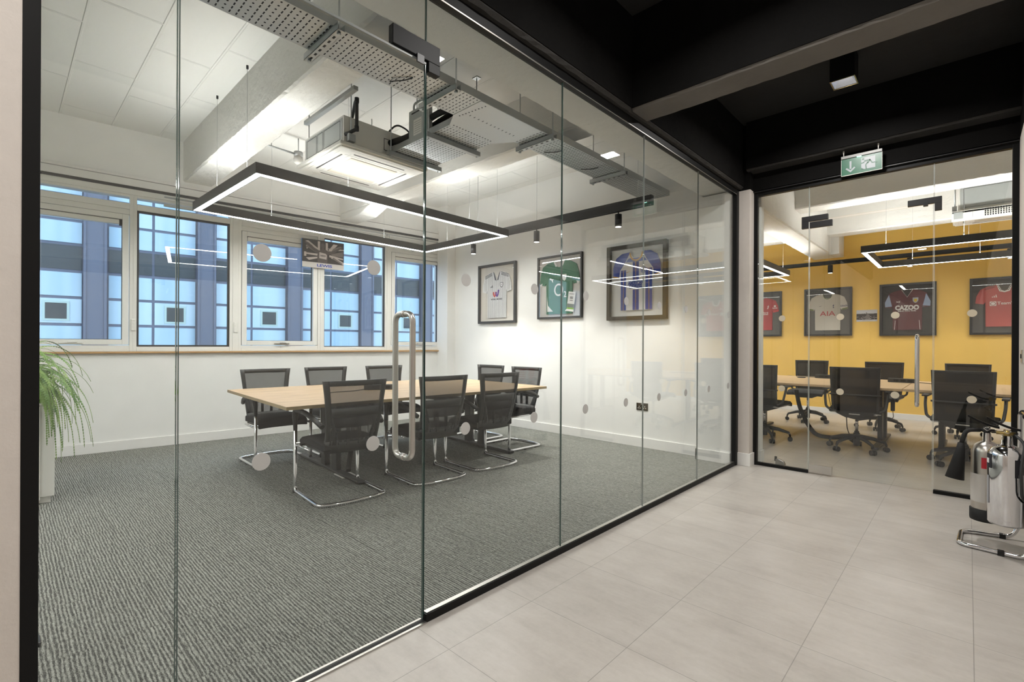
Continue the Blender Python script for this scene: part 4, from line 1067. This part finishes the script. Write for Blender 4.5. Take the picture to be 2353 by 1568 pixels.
text('Search. Drive. Smile.', .03, wht, s_, (-.002, FYO-.001, .405), .235, bold=.001)
q = flat(shield(.105, .575, .085), FYO-.001, .001, 'crest', K('pale_blue_print', (.45, .52, .60)), s_); flat(shield(.105, .572, .05), FYO-.0016, .0006, 'crest_beast', K('yellow_print', (.75, .55, .05)), q)
flat([(-.145, .575), (-.115, .557), (-.085, .575), (-.10, .555), (-.085, .54), (-.115, .552), (-.145, .54), (-.13, .555)], FYO-.001, .001, 'bird_mark', wht, s_)
t = yframe('framed faded red shirt at the far right beside the door frame', .012, .76, GREYB)
R3 = K('faded_red_cloth', (.46, .09, .085)); s_ = shirt(t, R3, .60, .62, .12, 'v')
q = MB()
for s in (-1, 1): q.prism([(s*.085, .745), (s*.065, .745), (s*.03, .66), (s*.0, .645), (s*.0, .625), (s*.055, .645)], FYO, FYO+.001, 'y')
q.done('white_collar', wht, s_)
q = MB()
for s in (-1, 1):
    for k in range(4): z = .735-.022*k; x = .077-.010*k; q.prism([(s*x, z), (s*(x-.018), z-.004), (s*(x-.004), z-.014)], FYO-.001, FYO, 'y')
    for d in (0, .016): q.prism([(s*.10, .730-d), (s*.21, .690-d), (s*.21, .684-d), (s*.10, .724-d)], FYO, FYO+.001, 'y')
q.done('dark_marks', ink, s_)
tri3(MB(), -.105, .555, .055, FYO-.001).done('maker_mark', wht, s_)
q = MB().box(-.155, -.085, FYO-.001, FYO, .43, .495).done('logo_tile', wht, s_); ringpoly(MB(), -.12, .462, .020, .026, FYO-.0016, .0006, 24, 1.15).done('logo_ring', K('brown_red_print', (.25, .05, .05)), q)
text('TeamViewer', .06, wht, s_, (.085, FYO-.001, .465), .32, bold=.001)
flat(shield(.12, .575, .075), FYO-.001, .001, 'crest', K('orange_gold_print', (.65, .25, .05)), s_)

# stadium photograph print
t = thing('stadium_photo', 'small unframed black and white stadium photo between two framed shirts', 'photo', (-1.268, YW, 1.625))
MB().box(-.145, .145, -.006, 0, 0, .198).done('print_sheet', K('photo_sky_grey', (.55, .56, .60)), t)
q = MB().box(-.143, .143, -.0068, -.006, .03, .135).done('crowd_stand', K('photo_dark', (.035, .03, .03)), t)
g_ = MB(); random.seed(3)
for k in range(90):
    x = random.uniform(-.14, .135); z = random.uniform(.035, .085) if k < 70 else .128
    g_.box(x, x+.007, -.0074, -.0068, z, z+.006)
g_.done('crowd_specks', K('photo_light', (.42, .39, .38)), q)
flat([(-.02, .03), (.035, .03), (.03, .07), (.045, .10), (.025, .125), (.015, .118), (.005, .15), (-.012, .16), (0, .12), (-.01, .09)], -.0078, .0008, 'figure_shape', K('photo_mid', (.17, .15, .15)), q)
text('stadium view', .012, ink, t, (.02, -.0065, .014), .12, 'caption') if False else MB().box(-.06, .09, -.0066, -.006, .012, .016).done('caption_line', K('photo_caption', (.25, .22, .15)), t)

# athlete canvas on the window mullion
t = thing('athlete_poster', 'black and white athlete poster reading LEWIS across two window frames', 'poster', (WP0[0]+.02, 0, 0), WR)
# built in a frame whose -y faces the room
pc = bpy.data.objects.new('canvas_mount', None); C.objects.link(pc); pc.parent = t; pc.location = (.015, 3.15, 2.255); pc.rotation_euler = (0, 0, PI/2)
bpy.data.objects.remove(pc)
def pf(poly, d, name, m, par, th=.001):   # poly in (s, z) with s to the right as seen from the room
    mb = MB()
    A = [(a, b) for a, b in poly]
    mb.prism([(a+3.137, b+2.255) for a, b in A], d, d+th, 'x')
    return mb.done(name, m, par)
def rect(x0, x1, z0, z1): return [(x0, z0), (x1, z0), (x1, z1), (x0, z1)]
cv = pf(rect(-.29, .29, 0, .39), -.005, 'canvas', K('poster_black', (.022, .020, .020)), t, .03)
pf(rect(-.292, -.290, 0, .39), -.005, 'blue_edge', K('blue_edge', (.01, .12, .35)), t, .031)
PG = K('poster_pale_grey', (.52, .46, .44)); PM = K('poster_mid_grey', (.17, .145, .14)); PD = K('poster_skin_grey', (.085, .070, .066))
D0 = .0252
pf(rect(-.29, .29, 0, .075), D0, 'white_band', K('poster_white', (.62, .60, .58)), t)
fl = MB()
def F(poly, d=D0): fl.prism([(a+3.137, b+2.255) for a, b in poly], d, d+.0008, 'x')
F(rect(-.08, -.05, .10, .375)); F(rect(.03, .06, .20, .365)); F([(-.25, .36), (-.21, .37), (-.04, .25), (-.07, .23)]); F([(.06, .25), (.14, .36), (.20, .355), (.09, .23)])
F([(.10, .16), (.29, .075), (.29, .11), (.15, .18)]); F([(.08, .20), (.28, .17), (.28, .15), (.08, .17)]); F([(.06, .29), (.29, .30), (.29, .285), (.10, .26)])
F([(-.26, .20), (-.07, .20), (-.07, .17), (-.26, .18)]); F([(-.24, .13), (-.07, .16), (-.07, .14), (-.20, .10)]); F(rect(-.265, -.235, .15, .21)); F([(-.23, .25), (-.16, .30), (-.18, .32), (-.24, .30)])
fl.done('flag_bands', PG, t)
fl = MB(); F([(.14, .30), (.24, .34), (.27, .33), (.10, .24)], D0+.0009); F([(-.22, .35), (-.24, .27), (-.19, .26), (-.10, .21), (-.09, .24), (-.16, .31)], D0+.0009); F([(.12, .15), (.26, .09), (.27, .10), (.14, .17)], D0+.0009); F([(.10, .21), (.28, .27), (.28, .19), (.13, .19)], D0+.0009)
fl.done('flag_shade', PM, t)
fl = MB(); F([(-.08, .08), (.05, .08), (.06, .16), (.06, .25), (.025, .27), (-.03, .265), (-.07, .24), (-.09, .17)], D0+.0018)
F([(.04, .25), (.12, .255), (.25, .335), (.27, .325), (.14, .225), (.05, .20)], D0+.0018); F([(-.06, .245), (-.13, .28), (-.24, .355), (-.26, .34), (-.15, .245), (-.08, .20)], D0+.0018)
F(circ(-.012, .315, .030, .038), D0+.0022); F(rect(-.03, .01, .255, .29), D0+.002)
fl.done('athlete_figure', PD, t)
fl = MB(); F([(-.06, .225), (.03, .21), (.045, .19), (.04, .13), (-.06, .14)], D0+.0028); fl.done('race_bib', PG, t)
def wtext(s, size, m, loc, width, par, name='lettering', bold=0):
    o = text(s, size, m, par, (loc[2], loc[0]+3.137, loc[1]+2.255), width, name, bold); o.rotation_euler = (0, 0, PI/2); return o
wtext('1833', .03, ink, (-.010, .175, D0+.004), .07, t, 'bib_number', .001)
wtext('LEWIS', .05, K('blue_lettering', (.02, .06, .40)), (.015, .037, D0+.002), .21, t, 'lettering', .0015)

# ------------------------------------------------------------------ sockets, switches
t = thing('wall_socket', 'double black metal socket low on the white wall under the striped shirt', 'socket', (-2.787, YB, .432))
MB().box(-.073, .073, -.008, 0, 0, .086).done('plate', mat('black_nickel', (.05, .045, .035), .3, .8), t, bevel=.002)
q = MB()
for cx_ in (-.036, .036):
    for (dx, dz) in ((0, .045), (-.012, .026), (.012, .026)): q.cyl((cx_+dx, -.0095, dz), (cx_+dx, -.008, dz), .0055, 10)
q.box(-.012, .0, -.0095, -.008, .072, .078)
q.done('pins', WPLAST, t)
for (y, z, lab) in ((4.90, 1.135, 'slim steel switch plate on the corridor wall right of the far door'), (5.02, .70, 'small steel wall plate low behind the fire point')):
    if z < 1: continue
    t = thing('wall_switch', lab, 'switch', (XR, y, z)); MB().box(-.006, 0, -.045, .045, -.045, .045).done('plate', STEEL, t, bevel=.001); MB().box(-.010, -.006, -.02, .02, -.015, .015).done('rocker', PLAST, t)

# ------------------------------------------------------------------ exit sign & downlights
t = thing('exit_sign', 'green emergency exit sign with a down arrow and running figure hung from the black soffit', 'exit sign', (-.68, 5.12, 2.705), 0)
MB().box(-.1435, .1435, -.004, .004, 0, .145).done('panel', K('exit_green', (.004, .085, .042), .35), t, bevel=.001)
MB().box(-.146, .146, -.013, .013, .145, .170).done('light_bar', K('dim_silver_bar', (.20, .20, .19), .4), t, bevel=.002)
MB().box(-.1455, -.1435, -.005, .005, 0, .145).box(.1435, .1455, -.005, .005, 0, .145).box(-.1455, .1455, -.005, .005, -.003, 0).done('rim', WPLAST, t)
MB().box(-.03, .0, -.012, -.004, .1425, .145).done('led', mat('cyan_led', (.5, 1, .9), .5, emit=(.45, 1, .85), es=14), t)
pic = K('pictogram_white', (.26, .28, .30), .4)
MB().box(-.084, -.070, -.0052, -.004, .05, .118).prism([(-.077, .020), (-.113, .055), (-.104, .064), (-.077, .039), (-.05, .064), (-.041, .055)], -.0052, -.004, 'y').done('down_arrow', pic, t)
MB().box(.0, .098, -.0052, -.004, .025, .125).done('doorway_mark', pic, t)
g_ = MB(); Gd = -.0064
def G(poly): g_.prism(poly, Gd, Gd+.0012, 'y')
G(circ(.013, .112, .0085)); G([(.02, .100), (.062, .103), (.066, .096), (.050, .068), (.040, .072), (.046, .088), (.022, .088)]); G([(.062, .103), (.066, .097), (.080, .072), (.112, .072), (.112, .064), (.074, .064), (.056, .096)])
G([(.050, .075), (.036, .058), (.040, .022), (.032, .022), (.028, .060), (.040, .080)]); G([(.022, .092), (.022, .078), (-.002, .074), (-.002, .082), (.014, .086)]); G([(.0, .025), (.0, .04), (.02, .025)])
g_.done('running_figure', K('exit_green_dark', (.004, .07, .035), .4), t)
MB().cyl((-.128, 0, .17), (-.128, 0, .222), .0035, 8).cyl((.118, 0, .17), (.118, 0, .222), .0035, 8).cyl((-.128, 0, .20), (-.128, 0, .222), .006, 8).cyl((.118, 0, .20), (.118, 0, .222), .006, 8).done('hanger', WPLAST, t)
REFL = mat('lamp_reflector', (.75, .80, .9), .2, .9)
def downlight(x, y, label, power):
    t = thing('downlight', label, 'downlight', (x, y, 3.19), 0, 'black cube downlights')
    b = MB(); a = .078
    b.box(-a, a, -a, -a+.006, 0, .21); b.box(-a, a, a-.006, a, 0, .21); b.box(-a, -a+.006, -a+.006, a-.006, 0, .21); b.box(a-.006, a, -a+.006, a-.006, 0, .21); b.box(-a, a, -a, a, .204, .21)
    b.done('housing', BLACK, t)
    i_ = a-.007; q = MB()
    def qd(p): q.b.faces.new([q.b.verts.new(v) for v in p])
    for s in (0, 1, 2, 3):
        M4 = Matrix.Rotation(s*PI/2, 3, 'Z')
        qd([M4 @ Vector(v) for v in ((-i_, -i_, .004), (i_, -i_, .004), (.03, -.03, .07), (-.03, -.03, .07))])
    q.done('reflector', REFL, t, fixn=False)
    MB().box(-.03, .03, -.03, .03, .070, .072).done('lamp', mat('downlight_led', (.9, .9, .9), .5, emit=(1, .97, .93), es=25), t)
    e_ = MB(); ring_ = .0015
    e_.box(-a-.001, a+.001, -a-.001, -a+.006, -.002, 0); e_.box(-a-.001, a+.001, a-.006, a+.001, -.002, 0); e_.box(-a-.001, -a+.006, -a+.006, a-.006, -.002, 0); e_.box(a-.006, a+.001, -a+.006, a-.006, -.002, 0)
    e_.done('gold_rim', mat('brass_rim', (.55, .42, .2), .3, 1), t)
    area_light('downlight_beam', (0, 0, -.006), .13, .13, power, (1, .97, .93), (0, 0, 0), t, 165)
downlight(-.69, 4.37, 'black cube downlight on the dark corridor ceiling between two beams', 26)
downlight(-.69, 2.05, 'added unseen black cube downlight over the middle of the corridor', 26)  # this and the next two are added out of view to light the corridor
downlight(-.69, -.35, 'added unseen black cube downlight behind the viewer', 24)
downlight(-.69, -2.4, 'added unseen black cube downlight near the rear corridor wall', 20)

# ------------------------------------------------------------------ fire point
t = thing('extinguisher_stand', 'chrome tubular fire extinguisher stand with looped base on the grey tiles', 'stand')
r = .0125
pts = [(.235, 4.33, .78), (.235, 4.33, .10), (.20, 4.325, r+.004), (-.03, 4.27, r), (-.04, 3.985, r), (.24, 3.94, r+.004), (.262, 3.94, .10), (.25, 3.94, .76)]
P_ = fillet(pts, .05, 6); P_ = P_+fillet([(.25, 3.94, .76), (.245, 4.0, .80), (.24, 4.28, .80), (.235, 4.33, .78)], .03, 3)[1:-1]
MB().tube(P_, r, 12, True).done('tube_frame', CHROME, t)
for (x, y) in ((.16, 4.316), (.14, 3.955)): MB().box(x-.014, x+.014, y-.016, y+.016, 0, .028).done('rubber_clip', RUBBER, t)
for y in (4.02, 4.26): MB().cyl((.243, y-.008, .80), (.243, y+.008, .80), .017, 12).done('rubber_clip', RUBBER, t)
for (y) in (4.22, 4.06):
    s = MB().box(.252, .256, y-.07, y+.07, .73, .93).done('sign_plate', WPLAST, t)
    q = MB()
    for k in range(7): q.box(.2514, .252, y-.055, y+.055, .745+.022*k, .757+.022*k)
    q.box(.2514, .252, y-.06, y+.06, .90, .925)
    q.done('red_print', red, s)
def extinguisher(label, x, y, z, rr, hh, body, kind):
    t = thing('fire_extinguisher', label, 'fire extinguisher', (x, y, z))
    prof = [(0, 0), (rr*.92, 0), (rr, .012), (rr, hh*.86), (rr*.96, hh*.90), (rr*.80, hh*.95), (rr*.5, hh*.985), (rr*.30, hh), (rr*.26, hh+.05), (0, hh+.052)]
    MB().lathe(prof, (0, 0, 0), 32).done('cylinder', body, t)
    v = MB().cyl((0, 0, hh+.045), (0, 0, hh+.085), .016, 12).cyl((-.045, 0, hh+.065), (.035, 0, hh+.065), .010, 10)
    v.done('valve', PLAST if kind == 'co2' else mat('brass_valve', (.45, .32, .12), .3, 1), t)
    h = MB().grid(lambda u, w_: (-.085+.14*u, -.013+.026*w_, hh+.082+.06*max(0., 1-u)**1.5), 8, 1, (0, 0, .012)).grid(lambda u, w_: (-.065+.11*u, -.009+.018*w_, hh+.060+.004*u), 6, 1, (0, 0, .006))
    h.done('squeeze_handle', BLACK, t)
    MB().tube([(.0, -.03, hh+.09), (.015, -.045, hh+.08), (.0, -.06, hh+.07), (-.015, -.045, hh+.08)], .0018, 5, True).done('safety_pin', STEEL, t)
    if kind == 'co2':
        MB().lathe([(rr+.004, -.012), (rr+.006, 0), (rr+.006, .055), (rr+.002, .06), (0, .06)][::-1]+[(0, -.012)], (0, 0, 0), 32).done('base_ring', RUBBER, t)
        hn = MB().tube(fillet([(-.03, -.01, hh+.065), (-.095, -.035, hh+.06), (-.115, -.045, hh-.03)], .05, 6), .012, 10)
        hn.tube([(-.115, -.045, hh-.02), (-.118, -.046, hh-.06), (-.145, -.06, hh-.245)], .02, 20, rad=[.016, .022, .046])
        hn.done('discharge_horn', RUBBER, t)
    else:
        MB().tube(fillet([(.03, -.01, hh+.062), (.07, -.05, hh+.02), (.05, -.092, hh-.12), (.055, -.09, hh-.28), (.085, -.055, hh-.32), (.10, -.02, hh-.30)], .05, 6), .007, 8).done('hose', PLASTG, t)
    def patch_(a0, a1, z0, z1, nm, m, e=.0012):
        n = 8
        return MB().grid(lambda u, w_: ((rr+e)*math.cos(a0+(a1-a0)*u), (rr+e)*math.sin(a0+(a1-a0)*u), z0+(z1-z0)*w_), n, 1).done(nm, m, t)
    if kind == 'co2':
        patch_(R(-110), R(-80), hh*.66, hh*.80, 'red_label', red); patch_(R(-175), R(-95), hh*.22, hh*.58, 'instruction_label', K('silver_label', (.55, .52, .48)))
    else:
        patch_(R(-165), R(-140), hh*.70, hh*.88, 'black_label', ink); patch_(R(-165), R(-150), hh*.76, hh*.82, 'white_f', wht, .002); patch_(R(-70), R(-52), hh*.62, hh*.84, 'black_strip', ink); patch_(R(-60), R(-30), hh*.40, hh*.66, 'printed_label', K('grey_label', (.5, .5, .5)))
        patch_(R(-165), R(-152), hh*.25, hh*.6, 'fine_print', K('grey_print', (.35, .35, .36)))
    return t
SATIN = mat('satin_steel_cylinder', (.50, .47, .43), .28, 1.)
extinguisher('polished chrome fire extinguisher hanging in front on the chrome stand', .165, 4.00, .175, .084, .46, CHROME, 'foam')
extinguisher('duller steel fire extinguisher with a black horn, behind the polished one', .085, 4.175, .145, .072, .475, SATIN, 'co2')
# door stop seen through the far glass
t = thing('door_stop', 'small steel floor door stop inside the far glass front', 'door stop', (-1.42, 5.42, 0))
MB().prism([(0, 0), (.09, 0), (.075, .035), (.02, .06), (0, .05)], -.02, .02, 'y').done('wedge', STEEL, t, bevel=.004)
MB().cyl((.0, 0, .03), (.0, 0, .075), .012, 10).done('rubber_tip', RUBBER, t)
t = thing('door_stop', 'dark floor door stop on the carpet beside the left jamb', 'door stop', (-2.70, .06, 0))
MB().box(-.03, .05, -.05, .055, 0, .018).done('pad', DARK, t, bevel=.006)

# ------------------------------------------------------------------ cabinet & fern
t = thing('storage_cabinet', 'white storage cabinet with lime green top at the left edge', 'cabinet', (-5.48, 0, 0))
MB().box(0, .49, -.95, .285, .05, .735).box(.02, .47, -.93, .265, 0, .05).done('body', WPLAST, t, bevel=.002)
MB().box(-.005, .505, -.955, .29, .735, .752).done('top_panel', WPLAST, t, bevel=.002)
MB().box(.0, .50, -.95, .285, .752, .757).done('green_top', K('lime_green_top', (.22, .42, .02), .6), t)
for (a, b) in ((-.945, -.385), (-.38, .205)): MB().box(.492, .512, a, b, .03, .725).done('door', WPLAST, t, bevel=.002)
cb = thing('black_cable', 'thin black cable looping down the front of the white cabinet', 'cable')
MB().tube(fillet([(-5.2, .02, .762), (-4.955, .12, .765), (-4.945, .185, .68), (-4.945, .16, .50), (-4.95, .11, .33), (-4.95, .12, .22), (-4.95, .06, .12)], .06, 6), .003, 6).done('cord', RUBBER, cb)
t = thing('potted_fern', 'large drooping green fern on the white cabinet by the left jamb', 'fern', (-5.20, .0, .757))
MB().lathe([(0, 0), (.10, 0), (.13, .18), (.14, .2), (.125, .2), (.12, .17), (0, .165)], (0, 0, 0), 24).done('pot', K('pale_pot', (.45, .45, .42), .6), t)
def leafmat():
    m = mat('fern_leaf', (.12, .22, .05), .6); tt = NT(m); g = tt.geo(); n = tt.noise(g, 9, 2)
    tt.l(tt.ramp(n, [(.3, (.06, .15, .03)), (.5, (.15, .27, .06)), (.72, (.32, .44, .14))]), tt.p.inputs['Base Color'])
    return m
LEAF = leafmat()
random.seed(11)
def frond(mb, st, az, el, L, droop, wmax):
    p = Vector(st); d = Vector((math.cos(az)*math.cos(el), math.sin(az)*math.cos(el), math.sin(el))); n = 44; step = L/n
    side = Vector((-math.sin(az), math.cos(az), 0)); pts = [p.copy()]
    for i in range(n):
        d = (d+Vector((0, 0, -droop*step*(1.0+1.6*i/n)))).normalized(); p = p+d*step; pts.append(p.copy())
    for i in range(3, n):
        t_ = i/n; wd = wmax*math.sin(PI*min(1, t_*1.25+.05)**.7)*(1-t_*.75)+.006 if t_ < .99 else .004
        dd = (pts[i+1]-pts[i]).normalized(); nn = side.cross(dd).normalized()
        for s in (-1, 1):
            a = pts[i]; jit = random.uniform(.85, 1.1)
            tip = a+side*s*wd*jit+dd*wd*.35-nn*wd*.15*s*0-Vector((0, 0, wd*.22))
            b0 = a-dd*step*.34; b1 = a+dd*step*.40
            mid0 = b0+(tip-a)*.6; mid1 = b1+(tip-a)*.6
            v = [mb.b.verts.new(q_) for q_ in (b0, mid0, tip, mid1, b1)]
            f = mb.b.faces.new(v)
    mb.tube(pts[::4]+[pts[-1]], .0016, 4)
fm = MB()
for k in range(84):
    az = random.uniform(-PI*.55, PI*.78); el = random.uniform(.15, 1.25)
    frond(fm, (.03*math.cos(az), .03*math.sin(az), .17), az, el, random.uniform(.45, .88), random.uniform(2.2, 4.6), random.uniform(.045, .062))
for az, el, L, dr_, wm in ((.55, .75, .80, 2.4, .058), (.9, .62, .98, 2.5, .058), (1.05, .45, .95, 2.2, .058), (.75, .3, .86, 3.0, .058), (.8, .95, .62, 2.0, .058), (.25, .5, .8, 4.0, .058), (.6, .1, .8, 4.2, .058), (1.2, .2, .85, 3.6, .04), (.4, 1.2, .9, 3.2, .045), (.95, .15, .75, 4.6, .045), (1.15, .55, .75, 4.2, .04), (.5, .4, .9, 3.8, .045)):
    frond(fm, (0, 0, .17), az, el, L, dr_, wm)
fm.done('fronds', LEAF, t, fixn=False)

# ------------------------------------------------------------------ building across the street
FB = (-15.99, 0.0)
bt = thing('office_building', 'pale blue panelled office building seen through all the windows', 'building', (FB[0], FB[1], 0), WR)
def panelmat(name, a, b):
    m = mat(name, a, .45); t_ = NT(m); v = t_.coord(); n = t_.noise(v, 1.0, 3, .6, (.3, 1.1, .05)); t_.l(t_.ramp(n, [(.4, a), (.6, b)]), t_.p.inputs['Base Color']); return m
PB = panelmat('pale_blue_panel', (.33, .46, .54), (.46, .58, .63)); PB2 = panelmat('paler_blue_panel', (.40, .52, .58), (.52, .62, .66)); COLB = K('slate_blue_column', (.105, .115, .15), .5); MULB = K('blue_grey_mullion', (.11, .125, .17), .5)
DWN = mat('dark_ribbon_window', (.030, .042, .045), .3, .0, .5)
MB().box(-.5, -.06, -9, 19, -5, 10).done('wall', MULB, bt)
cols = [1.44+2.362*k for k in range(-4, 8)]
for c_ in cols:
    MB().box(-.02, .14, c_, c_+.38, -5, 10).box(.14, .17, c_-.03, c_+.02, -5, 10).box(.14, .17, c_+.36, c_+.41, -5, 10).done('column', COLB, bt)
bands = []
z = -4.97
for fl_ in range(5):
    zb = -4.55+3.6*fl_*.0
lev = [(1.02, 1.60, 0), (1.67, 2.26, 0), (2.33, 2.90, 0), (2.98, 3.56, 1), (3.63, 4.14, 0), (4.21, 4.75, 2), (4.82, 5.4, 0), (5.47, 6.05, 1), (6.12, 6.7, 0), (6.8, 7.4, 0), (.37, .95, 0), (-.28, .30, 1), (-.93, -.35, 0), (-1.6, -1.0, 0), (-2.4, -1.7, 0)]
for ci, c_ in enumerate(cols[:-1]):
    a0, a1 = c_+.42, c_+2.362-.03
    m_ = a0+ (1.36-.42)*1.0
    for (z0, z1, k) in lev:
        for (b0, b1) in ((a0+.03, m_-.03), (m_+.03, a1-.03)):
            MB().box(-.06, -.03, b0, b1, z0, z1).done('glazing_panel' if k == 1 else 'facade_panel', DWN if k == 1 else (PB2 if (z0 > 1.6 and z0 < 1.7) or k == 2 else PB), bt) if -4 < c_ < 14 and z0 > -1 else None
    sq = .08 if ci % 2 == 0 else .85
    xw = c_+2.362-.52
    fr_ = MB(); fr_.box(-.03, -.012, xw-.24, xw+.24, 1.72, 2.20).done('opening_frame', K('cream_frame', (.42, .52, .46)), bt)
    MB().box(-.012, -.008, xw-.19, xw+.19, 1.77, 2.15).done('square_vent', DWN, bt)
struct(MB().box(-40, -7.6, -20, 30, -5.2, -5).done('floor', K('street_ground', (.2, .2, .2), .9)))

# ------------------------------------------------------------------ daylight at the windows
